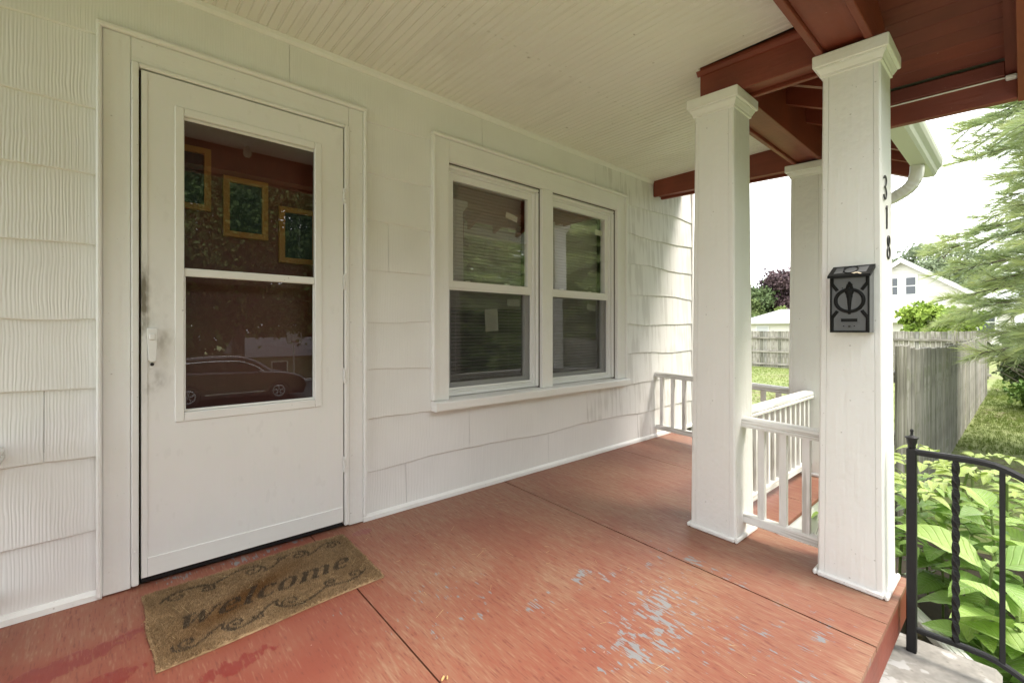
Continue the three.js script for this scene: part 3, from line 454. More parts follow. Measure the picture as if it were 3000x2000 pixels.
  const el = []; const path = new THREE.CatmullRomCurve3([V3(4.12, 2.215, 1.885), V3(4.12, 2.15, 1.88), V3(4.125, 2.085, 1.85), V3(4.135, 2.03, 1.77), V3(4.15, 1.99, 1.66), V3(4.175, 1.92, 1.50), V3(4.185, 1.86, 1.44), V3(4.183, 1.76, 1.425)]), N = 46;
  { const fr = path.computeFrenetFrames(N), Pn = [], pr2 = []; for (let k = 0; k < 16; k++) { const a = k / 16 * Math.PI * 2, cc = Math.cos(a), ss = Math.sin(a), p = 0.25; pr2.push([Math.sign(cc) * Math.pow(Math.abs(cc), p * 2) * 0.03, Math.sign(ss) * Math.pow(Math.abs(ss), p * 2) * 0.038]); }
    const S = []; for (let i = 0; i <= N; i++) { const c = path.getPointAt(i / N), u = i / N, cr = u > 0.12 && u < 0.62 ? 1 - 0.07 * (i % 2) : 1; const t = path.getTangentAt(i / N), xx = V3(1, 0, 0), bb = V3(0, 0, 0).crossVectors(t, xx).normalize(), aa = V3(0, 0, 0).crossVectors(bb, t).normalize(); S.push(pr2.map(([a, b]) => c.clone().addScaledVector(aa, a * cr).addScaledVector(bb, b * cr))); }
    for (let i = 0; i < N; i++) for (let k = 0; k < 16; k++) { const j = (k + 1) % 16; for (const v of [S[i][k], S[i + 1][j], S[i + 1][k], S[i][k], S[i][j], S[i + 1][j]]) Pn.push(v.x, v.y, v.z); }
    const g = new THREE.BufferGeometry(); g.setAttribute('position', new THREE.Float32BufferAttribute(Pn, 3)); g.computeVertexNormals(); part(gu, 'downspout_elbow', shear(g), mat([0.72, 0.73, 0.70], 0.4)); }
  part(gu, 'downspout', bx(4.153, 4.213, -0.55, 1.70, 1.40 - 0.035, 1.40 + 0.04, 0.008).translate(0, 0, 0.02), mat([0.72, 0.73, 0.70], 0.4));
}

// ---------------------------------------------------------------- wooden railings
function railing(label, axis, c, a, b, first, step, count) {
  const t = thing('porch_railing', label, 'railing', axis === 'z' ? [c, -SL * (a + b) / 2, (a + b) / 2] : [(a + b) / 2, -SL * c, c], { group: 'white porch railings' });
  const top = [[-0.036, 0.578], [0.036, 0.578], [0.037, 0.590], [0.031, 0.594], [0.036, 0.604], [0.033, 0.618], [0.022, 0.627], [-0.022, 0.627], [-0.033, 0.618], [-0.036, 0.604], [-0.031, 0.594], [-0.037, 0.590]].map(([p, q]) => [c + p, q]);
  part(t, 'top_rail', shear(extrudeAlong(top, axis, a, b)), railMat);
  part(t, 'bottom_rail', shear(axis === 'z' ? bx(c - 0.022, c + 0.022, 0.076, 0.122, a, b, 0.005, 'z') : bx(a, b, 0.076, 0.122, c - 0.022, c + 0.022, 0.005, 'x')), railMat);
  const geos = [0, 1, 2].map((k) => { const g = bx(-0.015, 0.015, 0, 0.4575, -0.0165, 0.0165, 0.002); const U = g.attributes.uv; for (let i = 0; i < U.count; i++) U.setXY(i, U.getX(i) + k * 0.31, U.getY(i) + k * 0.57); return g; });
  for (let i = 0; i < count; i++) { const s = first + step * i, m = new THREE.Mesh(geos[i % 3], railMat), z = axis === 'z' ? s : c, x = axis === 'z' ? c : s; m.name = 'baluster'; m.castShadow = m.receiveShadow = true; const o = ORG.get(t); m.position.set(x - o[0], 0.1212 - SL * z - o[1], z - o[2]); t.add(m); }
}
railing('short weathered railing with three balusters between the two nearest columns', 'z', 2.515, 1.385, 1.762, 1.478, 0.1, 3);
railing('long white railing running from the inner corner column to the farthest column', 'x', 1.30, 2.625, 3.918, 2.70, 0.097, 13);
railing('white railing at the far end of the porch, starting at the shingled wall', 'z', 3.955, 0.02, 1.172, 0.075, 0.112, 10);
railing('white railing ending at the wall by the bottom left corner, left of the door', 'z', -0.302, 0.016, 1.755, 0.14, 0.12, 14);

// ---------------------------------------------------------------- mailbox on the column
{
  const m = thing('mailbox', 'black and grey cast metal mailbox with a torch emblem on the column', 'mailbox', [2.36, 1.016, 1.885]);
  const grey = mat([0.105, 0.108, 0.113], 0.5, { metalness: 0.0, bumpMap: paintBump, bumpScale: 0.0015 }), blk = phys([0.011, 0.011, 0.011], 0.5, { specularIntensity: 0.3, bumpMap: paintBump, bumpScale: 0.002 }), F = 2.33, z0 = 1.818, z1 = 1.954, y0 = 1.016, y1 = 1.258, zc = (z0 + z1) / 2;
  part(m, 'body', extrudeAlong([[F, y0], [2.412, y0], [2.412, 1.293], [F, y1]], 'z', z0, z1, 'y'), grey);
  const lidN = V3(-0.042, 0.092, 0).normalize(); void lidN;
  const lid = part(m, 'lid', extrudeAlong([[F - 0.022, 1.246], [F - 0.020, 1.256], [2.405, 1.303], [2.412, 1.303], [2.412, 1.291], [F - 0.014, 1.246]], 'z', z0 - 0.006, z1 + 0.006, 'z'), blk);
  const onLid = (t, z, o = 0.0012) => [mix(F - 0.02, 2.405, t), mix(1.256, 1.303, t) + o, z];
  for (const [za, zb, s] of [[z0 + 0.012, z0 + 0.044, 1], [zc - 0.022, zc + 0.022, 0], [z1 - 0.044, z1 - 0.012, -1]]) { // grey fields left between the black relief of the lid
    const A = [onLid(0.2, za), onLid(0.2, zb), onLid(0.82, s < 0 ? zb : zb - 0.008 * s), onLid(0.82, s > 0 ? za : za)].map((p) => V3(...p)), B = A.map((p) => p.clone().add(V3(0.001, -0.003, 0))), L = [A, B]; for (let k = 0; k < 4; k++) L.push([A[k], A[(k + 1) % 4], B[(k + 1) % 4], B[k]]); const c = V3(0, 0, 0); for (const p of [...A, ...B]) c.add(p); part(lid, 'grey_field', polys(L, c.divideScalar(8)), grey);
  }
  { const pts = []; for (let i = 0; i <= 20; i++) { const a = i / 20 * Math.PI * 2; pts.push(onLid(0.5 + 0.34 * Math.sin(a), zc + 0.024 * Math.cos(a), 0.0015)); } part(lid, 'relief_ring', tube(pts.slice(0, 20), 0.0028, 40, 6, true), blk); }
  part(lid, 'chipped_paint', (() => { const L = []; const R = rng(3); for (let i = 0; i < 9; i++) { const t = 0.03 + R() * 0.16, z = zc + 0.012 + R() * 0.036, p = onLid(t, z, 0.0016); const g = new THREE.IcosahedronGeometry(0.0026 + R() * 0.003, 0); g.scale(1, 0.25, 1.5); g.rotateZ(0.47); g.translate(...p); L.push(g); } return merge(L); })(), mat([0.6, 0.52, 0.38], 0.8));
  // black relief on the front: border, ring, ties, torch, name slot, lock
  const X = F - 0.001, rb = (a, b, r = 0.0064) => part(m, 'relief_bar', bar([X, ...a], [X, ...b], r, r, 10), blk);
  part(m, 'border', extrudeAlong([[z0, y0], [z1, y0], [z1, y1], [z0, y1]], 'x', F - 0.005, F + 0.002, 'y', [[[z0 + 0.006, y0 + 0.008], [z0 + 0.006, y1 - 0.012], [z1 - 0.006, y1 - 0.012], [z1 - 0.006, y0 + 0.008]]]), blk);
  const yc = 1.150, rz = 0.048, ry = 0.046, rp = []; for (let i = 0; i < 36; i++) { const a = i / 36 * Math.PI * 2; rp.push([X, yc + ry * Math.sin(a), zc + rz * Math.cos(a)]); }
  part(m, 'ring', tube(rp, 0.0068, 72, 10, true), blk);
  for (const s of [-1, 1]) {
    const e = zc + s * 0.0615; rb([y1 - 0.008, e], [1.222, e]); rb([1.222, e], [1.193, zc + s * 0.042]); rb([1.107, zc + s * 0.042], [1.078, e]); rb([1.078, e], [y0 + 0.006, e]);
  }
  const torch = new THREE.LatheGeometry([[0.0005, -0.056], [0.0045, -0.055], [0.0065, -0.048], [0.0048, -0.043], [0.006, -0.02], [0.0085, 0.012], [0.0105, 0.015], [0.0115, 0.02], [0.0105, 0.023], [0.0155, 0.036], [0.0165, 0.042], [0.0125, 0.046], [0.009, 0.05], [0.0005, 0.051]].map((p) => new THREE.Vector2(...p)), 16).toNonIndexed(); torch.scale(0.6, 1, 1); torch.translate(X, yc - 0.002, zc);
  const tq = part(m, 'torch', torch, blk); for (const [dy, dz, r] of [[0.052, -0.007, 0.007], [0.053, 0.007, 0.007], [0.062, -0.004, 0.0075], [0.064, 0.005, 0.007], [0.072, 0.0, 0.0065]]) part(tq, 'flame', (() => { const g = new THREE.IcosahedronGeometry(r, 1); g.scale(0.7, 1.15, 0.9); g.translate(X, yc + dy, zc + dz); return g; })(), blk);
  part(m, 'name_slot', extrudeAlong([[zc - 0.034, 1.056], [zc + 0.032, 1.056], [zc + 0.032, 1.078], [zc - 0.034, 1.078]], 'x', F - 0.0035, F + 0.001, 'y', [[[zc - 0.030, 1.060], [zc - 0.030, 1.075], [zc + 0.028, 1.075], [zc + 0.028, 1.060]]]), grey);
  part(m, 'name_card', bx(F - 0.0012, F + 0.002, 1.061, 1.074, zc - 0.029, zc + 0.027, 0.0003), blk);
  for (const [y, z, r] of [[1.042, zc, 0.006], [1.043, zc - 0.02, 0.0022], [1.043, zc + 0.017, 0.0022], [1.203, zc - 0.024, 0.0026], [1.196, zc - 0.046, 0.002]]) part(m, r > 0.005 ? 'lock' : 'rivet', bar([F - (r > 0.005 ? 0.005 : 0.002), y, z], [F + 0.001, y, z], r, r, 12), r > 0.005 ? grey : blk);
  part(m, 'lock_hole', bar([F - 0.0055, 1.042, zc], [F - 0.0046, 1.042, zc], 0.0035, 0.0035, 10), voidMat);
  // house numbers on the street face of the column
  const iron = mat([0.03, 0.03, 0.032], 0.4), num = (n, label, x, ya, yb, paths) => {
    const zf = 1.872 + mix(0.119, 0.103, (1.6 + 0.07) / 2.28), h = ya - yb, g = merge(paths.map((p) => { const q = tube(p.map(([a, b]) => [x + a * h, yb + b * h, zf + 0.0045]), 0.003, 40, 8); return q; }));
    single('house_number', label, 'house number', [x, yb, zf], g, iron, { group: 'black house numbers' });
  };
  num('three', 'black metal numeral 3, top of the numbers on the column', 2.452, 1.675, 1.577, [[[-0.2, 0.86], [-0.12, 0.96], [0.03, 1.0], [0.2, 0.93], [0.24, 0.78], [0.14, 0.6], [-0.04, 0.53], [0.16, 0.46], [0.27, 0.28], [0.2, 0.08], [0.02, 0.0], [-0.16, 0.04], [-0.25, 0.16]]]);
  num('one', 'black metal numeral 1, middle of the numbers on the column', 2.489, 1.555, 1.457, [[[-0.12, 0.86], [-0.04, 0.93], [0.0, 1.0], [0.0, 0.7], [0.0, 0.35], [0.0, 0.0]]]);
  num('eight', 'black metal numeral 8, lowest of the numbers on the column', 2.527, 1.432, 1.334, [[[0, 0.55], [-0.2, 0.68], [-0.2, 0.88], [0, 1.0], [0.2, 0.88], [0.2, 0.68], [0, 0.55], [-0.25, 0.38], [-0.26, 0.14], [0, 0.0], [0.26, 0.14], [0.25, 0.38], [0, 0.55]]]);
}

// ---------------------------------------------------------------- concrete steps and the iron handrail
{
  const st = thing('concrete_steps', 'chipped white painted concrete steps below the porch edge', 'steps', [1.4, -0.9, 2.4]);
  part(st, 'tread', bx(0.1, 2.605, -0.9, -0.29, 1.988, 2.318, 0.018, 'x'), concMat); part(st, 'tread', bx(0.1, 2.605, -0.9, -0.47, 2.3185, 2.62, 0.018, 'x'), concMat); part(st, 'tread', bx(0.1, 2.605, -0.9, -0.6, 2.6205, 3.6, 0.018, 'x'), concMat);
  const R = thing('iron_handrail', 'black wrought iron handrail with a twisted baluster and urn finial', 'handrail', [2.475, -0.29, 2.066]), X = 2.475;
  part(R, 'newel_post', bx(X - 0.016, X + 0.016, -0.2905, 0.541, 2.050, 2.082, 0.003), black);
  const fin = new THREE.LatheGeometry([[0.0005, 0], [0.011, 0], [0.014, 0.004], [0.0125, 0.012], [0.016, 0.022], [0.0185, 0.040], [0.0225, 0.043], [0.0225, 0.047], [0.009, 0.052], [0.005, 0.056], [0.005, 0.068], [0.0065, 0.072], [0.005, 0.078], [0.0005, 0.080]].map((p) => new THREE.Vector2(...p)), 20).toNonIndexed(); fin.translate(X, 0.541, 2.066); part(R, 'finial', fin, black);
  const rail = (n, y, w, h) => { // flat bar that runs level, then bends down the steps
    const C = new THREE.CatmullRomCurve3([[2.08, 0], [2.16, 0.0], [2.25, 0.0], [2.30, -0.006], [2.35, -0.026], [2.45, -0.085], [2.7, -0.24], [2.95, -0.40]].map(([z, d]) => V3(X, y + d, z))), N = 40, L = []; let prev = null;
    for (let i = 0; i <= N; i++) { const c = C.getPointAt(i / N), t = C.getTangentAt(i / N), u = V3(0, t.z, -t.y), r = [[-w, -h], [w, -h], [w, h * 0.4], [w * 0.55, h], [-w * 0.55, h], [-w, h * 0.4]].map(([a, b]) => V3(c.x + a, c.y + u.y * b, c.z + u.z * b)); if (prev) for (let k = 0; k < 6; k++) L.push([prev[k], prev[(k + 1) % 6], r[(k + 1) % 6], r[k]]); else L.push(r); prev = r; } L.push(prev);
    const g = []; const a = V3(0, 0, 0), b = V3(0, 0, 0); L.forEach((q, qi) => { for (let i = 1; i + 1 < q.length; i++) for (const p of [q[0], q[i], q[i + 1]]) g.push(p.x, p.y, p.z); }); void a; void b;
    const G = new THREE.BufferGeometry(); G.setAttribute('position', new THREE.Float32BufferAttribute(g, 3)); G.computeVertexNormals(); part(R, n, uvm(G, 'z'), black); return C;
  };
  rail('top_rail', 0.529, 0.013, 0.011); rail('bottom_rail', -0.194, 0.011, 0.009);
  const drop = (z) => z < 2.27 ? 0 : z < 2.35 ? -0.026 * ((z - 2.27) / 0.08) ** 1.5 : -0.026 - (z - 2.35) * 0.62;
  { const N = 64, r = 0.0125, L = []; let prev = null; for (let i = 0; i <= N; i++) { const y = mix(-0.186, 0.52, i / N), a = i / N * Math.PI * 2 * 3.4, q = [0, 1, 2, 3].map((k) => V3(X + r * Math.cos(a + k * Math.PI / 2), y, 2.196 + r * Math.sin(a + k * Math.PI / 2))); if (prev) for (let k = 0; k < 4; k++) L.push([prev[k], q[k], q[(k + 1) % 4], prev[(k + 1) % 4]]); prev = q; }
    const g = []; for (const q of L) for (const p of [q[0], q[1], q[2], q[0], q[2], q[3]]) g.push(p.x, p.y, p.z); const G = new THREE.BufferGeometry(); G.setAttribute('position', new THREE.Float32BufferAttribute(g, 3)); G.computeVertexNormals(); part(R, 'twisted_baluster', uvm(G), black); }
  for (const z of [2.32, 2.45, 2.58, 2.71]) part(R, 'baluster', bx(X - 0.008, X + 0.008, -0.19 + drop(z), 0.525 + drop(z), z - 0.008, z + 0.008, 0.002), black);
  part(R, 'newel_post', bx(X - 0.018, X + 0.018, -0.605, 0.18, 2.93, 2.966, 0.003), black);
}

// ---------------------------------------------------------------- welcome mat
{
  const W = 0.786, D = 0.478, cw = 1024, ch = 624, cv = document.createElement('canvas'); cv.width = cw; cv.height = ch; const g = cv.getContext('2d');
  g.fillStyle = '#000'; g.fillRect(0, 0, cw, ch); g.strokeStyle = '#fff'; g.fillStyle = '#fff'; g.lineCap = 'round';
  // the lettering is slanted like brush script
  g.save(); g.translate(cw * 0.50, ch * 0.555); g.transform(1, 0, -0.28, 1, 0, 0); g.font = 'bold italic 184px serif'; g.textAlign = 'center'; g.textBaseline = 'middle'; g.fillText('welcome', 0, -6); g.restore();
  const spiral = (x, y, r, turns, a0, dir, w) => { g.lineWidth = w; g.beginPath(); for (let i = 0; i <= 60; i++) { const t = i / 60, a = a0 + dir * t * turns * 6.283, q = r * (1 - 0.82 * t); g[i ? 'lineTo' : 'moveTo'](x + q * Math.cos(a), y + q * Math.sin(a) * 0.85); } g.stroke(); };
  const swing = (pts, w) => { g.lineWidth = w; g.beginPath(); g.moveTo(...pts[0]); for (let i = 1; i + 2 < pts.length + 1; i += 3) g.bezierCurveTo(...pts[i], ...pts[i + 1], ...pts[i + 2]); g.stroke(); };
  const scroll = () => {
    swing([[60, 130], [90, 70], [190, 60], [250, 90], [310, 122], [330, 60], [420, 50], [500, 44], [560, 110], [520, 150]], 13); spiral(128, 118, 46, 1.1, -1.5, -1, 12); spiral(255, 128, 38, 1.3, -1.7, 1, 14); spiral(470, 104, 52, 1.2, -1.2, 1, 11);
    swing([[520, 150], [590, 150], [610, 70], [690, 60], [760, 52], [790, 100], [760, 140]], 12); spiral(716, 104, 44, 1.25, -1.3, 1, 13); swing([[760, 140], [820, 130], [840, 70], [900, 62], [950, 60], [970, 90], [960, 120]], 12); spiral(905, 108, 40, 1.1, -1.6, 1, 12); spiral(622, 84, 26, 1.1, 0.6, -1, 10);
  };
  scroll(); g.save(); g.translate(cw, ch); g.scale(-1, -1); scroll(); g.restore();
  const px = g.getImageData(0, 0, cw, ch).data, ink = (u, v) => px[((Math.min(ch - 1, Math.floor(v * ch))) * cw + Math.min(cw - 1, Math.floor(u * cw))) * 4] / 255;
  const na = fbm(501, 8, 5, 4), nb = fbm(502, 60, 40, 3);
  const stain = (u, v) => { const a = (u - 0.34) * 0.92 + (v - 0.60) * -0.4, b = (u - 0.34) * 0.4 + (v - 0.60) * 0.92; void a; return Math.exp(-(((u - 0.36 - (0.58 - v) * 0.55) / 0.17) ** 2) - ((v - 0.55 + (u - 0.36) * 0.55) / 0.15) ** 2) * (b < 9 ? 1 : 1); };
  const coir = (u, v) => { const k = 0.75 + 0.55 * nb(u, v) * (0.6 + 0.8 * na(u, v)); let c = mix3([0.23, 0.145, 0.068], [0.33, 0.23, 0.13], na(u, v)).map((q) => q * k); c = mix3(c, [0.145, 0.06, 0.010], clamp(stain(u, v) * 1.1) * 0.85); return mix3(c, [0.035, 0.028, 0.022], ink(u, v) * clamp(0.6 + 0.5 * nb(v, u)) * 0.88); };
  const m = thing('welcome_mat', 'brown coir doormat reading welcome in dark script with scrollwork', 'doormat', [0.49, -SL * 0.35, 0.35]);
  const corner = { a: [0.10, 0.122], b: [0.887, 0.100], c: [0.882, 0.566], d: [0.112, 0.610] };
  const place = (u, v) => [mix(mix(corner.a[0], corner.b[0], u), mix(corner.d[0], corner.c[0], u), v) + 0.004 * Math.sin(v * 9) * (1 - u), mix(mix(corner.a[1], corner.b[1], u), mix(corner.d[1], corner.c[1], u), v) + 0.004 * Math.sin(u * 7)];
  const lift = (u, v) => 0.0015 * Math.sin(u * 11 + v * 5) + 0.0015;
  { const nx = 40, ny = 24, P = [], U = [], I = []; for (let j = 0; j <= ny; j++) for (let i = 0; i <= nx; i++) { const [x, z] = place(i / nx, j / ny); P.push(x, 0.0065 + lift(i / nx, j / ny), z); U.push(i / nx, j / ny); if (i && j) { const q = j * (nx + 1) + i; I.push(q - nx - 2, q - 1, q - nx - 1, q - 1, q, q - nx - 1); } }
    const n = (nx + 1) * (ny + 1), edge = []; for (let i = 0; i <= nx; i++) edge.push(i); for (let j = 1; j <= ny; j++) edge.push(j * (nx + 1) + nx); for (let i = nx - 1; i >= 0; i--) edge.push(ny * (nx + 1) + i); for (let j = ny - 1; j > 0; j--) edge.push(j * (nx + 1));
    edge.forEach((e, k) => { P.push(P[e * 3], 0.0012, P[e * 3 + 2]); U.push(U[e * 2], U[e * 2 + 1]); const f = edge[(k + 1) % edge.length], a = n + k, b = n + (k + 1) % edge.length; I.push(e, f, a, f, b, a); });
    const G = new THREE.BufferGeometry(); G.setAttribute('position', new THREE.Float32BufferAttribute(P, 3)); G.setAttribute('uv', new THREE.Float32BufferAttribute(U, 2)); G.setIndex(I); G.computeVertexNormals();
    part(m, 'backing', shear(G), mat(null, 0.95, { map: tex(1024, 624, coir) })); }
  const blade = new THREE.BufferGeometry(); blade.setAttribute('position', new THREE.Float32BufferAttribute([-0.0011, 0, 0, 0.0011, 0, 0, 0, 0.012, 0, 0, 0, -0.0011, 0, 0, 0.0011, 0, 0.012, 0], 3)); blade.computeVertexNormals();
  const N = 60000, R = rng(55), fib = new THREE.InstancedMesh(blade, mat(null, 0.95, { side: THREE.DoubleSide }), N), M = new THREE.Matrix4(), Q = new THREE.Quaternion(), E = new THREE.Euler(), c = new THREE.Color(), o = ORG.get(m);
  for (let i = 0; i < N; i++) { const u = R(), v = R(), [x, z] = place(u, v), y = 0.005 + lift(u, v) - SL * z; E.set((R() - 0.5) * 1.3 + (v < 0.01 ? -0.8 : v > 0.985 ? 0.7 : 0), R() * 6.28, (R() - 0.5) * 1.3 + (u < 0.01 ? 0.9 : u > 0.99 ? -0.9 : 0)); Q.setFromEuler(E); const s = 0.55 + 0.55 * R(); M.compose(V3(x - o[0], y - o[1], z - o[2]), Q, V3(1, s, 1)); fib.setMatrixAt(i, M); const k = coir(u, v), t = 0.8 + 0.5 * R(); fib.setColorAt(i, c.setRGB(k[0] * t, k[1] * t, k[2] * t)); }
  fib.name = 'coir_pile'; fib.userData.kind = 'stuff'; fib.castShadow = fib.receiveShadow = true; m.add(fib);
  // bits of straw lying on mat and deck, too many to tell apart
  const S = [], Q2 = rng(66), spot = [[0.5, 0.35, 0.35, 0.2, 0.013, 34], [1.4, 0.55, 0.5, 0.4, 0.001, 22], [1.7, 1.4, 0.5, 0.4, 0.001, 12]];
  for (const [x, z, rx, rz, y, n] of spot) for (let i = 0; i < n; i++) { const a = x + (Q2() - 0.5) * 2 * rx, b = z + (Q2() - 0.5) * 2 * rz, t = Q2() * 6.28, l = 0.008 + Q2() * Q2() * 0.03, h = y + 0.0008 - SL * b; S.push(bar([a - l * Math.cos(t), h, b - l * Math.sin(t)], [a + l * Math.cos(t), h + 0.001 * Q2(), b + l * Math.sin(t)], 0.0005, 0.0004, 4)); }
  single('straw_litter', 'loose dry straw bits scattered over the mat and deck', 'litter', [1, 0, 0.8], merge(S), mat([0.55, 0.42, 0.22], 0.8), { kind: 'stuff' });
  const lf = []; for (const [a, b, s] of [[0, 0, 1], [0.012, 0.006, 0.7]]) { const q = new THREE.SphereGeometry(0.011 * s, 10, 6, 0, Math.PI).toNonIndexed(); q.scale(1, 0.35, 0.6); q.rotateX(-Math.PI / 2 + 0.4); q.rotateY(0.6 + a * 30); q.translate(0.775 + a, 0.0035 - SL * 1.19, 1.185 + b); lf.push(q); }
  single('dry_seed', 'curled tan seed husk on the red deck at the bottom edge', 'seed', [0.775, -SL * 1.185, 1.185], merge(lf), mat([0.6, 0.38, 0.16], 0.7, { side: THREE.DoubleSide }));
}

// ---------------------------------------------------------------- fences of weathered boards
const woodMap = (() => { const a = fbm(601, 60, 3, 4), b = fbm(602, 10, 6, 4), k = specks(603, 30, 0.012); return tex(512, 512, (u, v) => { const g = a(u, v) * 0.6 + b(u, v) * 0.4; let c = mix3([0.155, 0.145, 0.125], [0.37, 0.355, 0.32], sst(g, 0.3, 0.7)); c = mix3(c, [0.15, 0.17, 0.09], sst(b(v, u), 0.6, 0.75) * 0.5); return mix3(c, [0.09, 0.075, 0.06], sst(k(u, v), 0.3, 0.6) * 0.7); }); })();
const woodMats = [[1, 1, 1], [0.8, 0.8, 0.74], [1.16, 1.12, 1.08], [0.66, 0.66, 0.6]].map((c) => mat(c, 0.9, { map: woodMap, bumpMap: woodMap, bumpScale: 0.006 }));
const boardGeos = [0, 1, 2, 3].map((k) => { const g = bx(-0.069, 0.069, 0, 1, -0.009, 0.009, 0.003); const U = g.attributes.uv; for (let i = 0; i < U.count; i++) U.setXY(i, U.getX(i) + k * 0.37, U.getY(i) * 1.5 + k * 0.23); return g; });
{
  const prof = [[4.3, 0.925], [4.6, 0.916], [5.05, 0.891], [5.64, 0.842], [6.7, 0.826], [8.3, 0.805], [11.5, 0.81], [14, 0.85], [17, 0.90]], top = (x) => { for (let i = 0; i + 1 < prof.length; i++) if (x <= prof[i + 1][0]) return mix(prof[i][1], prof[i + 1][1], (x - prof[i][0]) / (prof[i + 1][0] - prof[i][0])); return 0.9; };
  const f = thing('board_fence', 'long grey weathered board fence running away beside the lawn, right of the columns', 'fence', [10.5, -0.65, 1.69]), R = rng(61);
  for (let x = 4.75; x < 16.9; x += 0.142) { const m = new THREE.Mesh(boardGeos[Math.floor(R() * 4)], woodMats[R() < 0.5 ? 0 : Math.floor(R() * 4)]); m.name = 'board'; const y0 = -0.69; m.position.set(x - 10.5, y0 + 0.65, (R() - 0.5) * 0.008); m.scale.y = top(x) + (R() - 0.5) * 0.022 - y0; m.rotation.z = (R() - 0.5) * 0.008; m.castShadow = m.receiveShadow = true; f.add(m); }
  for (const y of [-0.4, 0.1, 0.6]) part(f, 'rail', bx(4.7, 16.9, y, y + 0.085, 1.64, 1.68, 0.003, 'x'), woodMats[0]);
  for (let x = 4.75; x < 17; x += 2.42) part(f, 'post', bx(x - 0.045, x + 0.045, -0.75, 0.82, 1.55, 1.639, 0.004), woodMats[1]);
  const b = thing('board_fence', 'far grey board fence with rails and posts at the end of the back yard', 'fence', [22, -0.65, -5]);
  for (let z = -14; z < 1.6; z += 0.146) { const m = new THREE.Mesh(boardGeos[Math.floor(R() * 4)], woodMats[R() < 0.5 ? 2 : Math.floor(R() * 4)]); m.name = 'board'; m.position.set(0.03 + (R() - 0.5) * 0.008, -0.04, z + 5); m.rotation.y = Math.PI / 2; m.scale.y = 1.64 + (R() - 0.5) * 0.03; m.castShadow = m.receiveShadow = true; b.add(m); }
  for (const y of [-0.55, 0.0, 0.6]) part(b, 'rail', bx(21.96, 22.005, y, y + 0.085, -14.1, 1.6, 0.003, 'z'), woodMats[2]);
  for (let z = -13.7; z < 1.6; z += 2.4) part(b, 'post', bx(21.87, 21.959, -0.75, 0.98, z - 0.045, z + 0.045, 0.004), woodMats[2]);
}

// ---------------------------------------------------------------- leaf shapes and trees
function leafGeo(l, w, curl = 0.25, fold = 0.18, nu = 4, nv = 7) {   // pointed oval leaf along +y, folded on its midrib
  const P = [], U = [], I = []; for (let j = 0; j <= nv; j++) for (let i = 0; i <= nu; i++) { const v = j / nv, s = (i / nu - 0.5) * 2, half = w * 0.5 * Math.pow(Math.sin(Math.PI * Math.pow(v, 0.78)), 0.8) * (v > 0.99 || v < 0.01 ? 0 : 1) + 0.0004; P.push(s * half, l * v * (1 - curl * 0.3 * v), Math.abs(s) * half * fold * 2 - curl * l * v * v + 0.05 * half * Math.sin(v * 26) * Math.abs(s)); U.push(i / nu, v); if (i && j) { const q = j * (nu + 1) + i; I.push(q - nu - 2, q - nu - 1, q - 1, q - 1, q - nu - 1, q); } }
  const g = new THREE.BufferGeometry(); g.setAttribute('position', new THREE.Float32BufferAttribute(P, 3)); g.setAttribute('uv', new THREE.Float32BufferAttribute(U, 2)); g.setIndex(I); g.computeVertexNormals(); return g;
}
const barkMap = (() => { const a = fbm(611, 40, 4, 4), b = fbm(612, 8, 8, 3); return tex(256, 256, (u, v) => mix3([0.05, 0.04, 0.03], [0.17, 0.14, 0.11], sst(a(u, v) * 0.7 + b(u, v) * 0.3, 0.3, 0.7))); })();
const bark = mat(null, 0.95, { map: barkMap, bumpMap: barkMap, bumpScale: 0.02 });
function limbs(base, H, r, n, R, spread, crownLo) {                  // tapered trunk with forking limbs
  const L = [], [x, y, z] = base, tops = []; let p = [x, y - 0.2, z], q; const seg = 6; for (let i = 0; i < seg; i++) { const t = (i + 1) / seg; q = [x + (R() - 0.5) * r * 2 * t, y + H * 0.8 * t, z + (R() - 0.5) * r * 2 * t]; L.push(bar(p, q, r * (1 - 0.75 * i / seg), r * (1 - 0.75 * (i + 1) / seg), 9)); tops.push(q); p = q; }
  for (let k = 0; k < n; k++) { const s = tops[Math.min(seg - 1, Math.floor(crownLo * seg + R() * (1 - crownLo) * seg))], a = R() * 6.28, l = spread * (0.5 + 0.5 * R()), m = [s[0] + Math.cos(a) * l * 0.5, s[1] + l * (0.25 + 0.2 * R()), s[2] + Math.sin(a) * l * 0.5], e = [s[0] + Math.cos(a + 0.3) * l, s[1] + l * (0.45 + 0.3 * R()), s[2] + Math.sin(a + 0.3) * l]; L.push(bar(s, m, r * 0.32, r * 0.2, 6), bar(m, e, r * 0.2, r * 0.05, 5)); }
  return merge(L);
}
const leafCard = (() => { const L = []; for (const [a, b, s] of [[0, 0, 1], [1.9, 0.5, 0.9], [3.9, -0.4, 0.85]]) { const g = leafGeo(1 * s, 0.62 * s, 0.3, 0.2, 2, 3).toNonIndexed(); g.rotateX(0.5 + b); g.rotateY(a); L.push(g); } return merge(L); })();
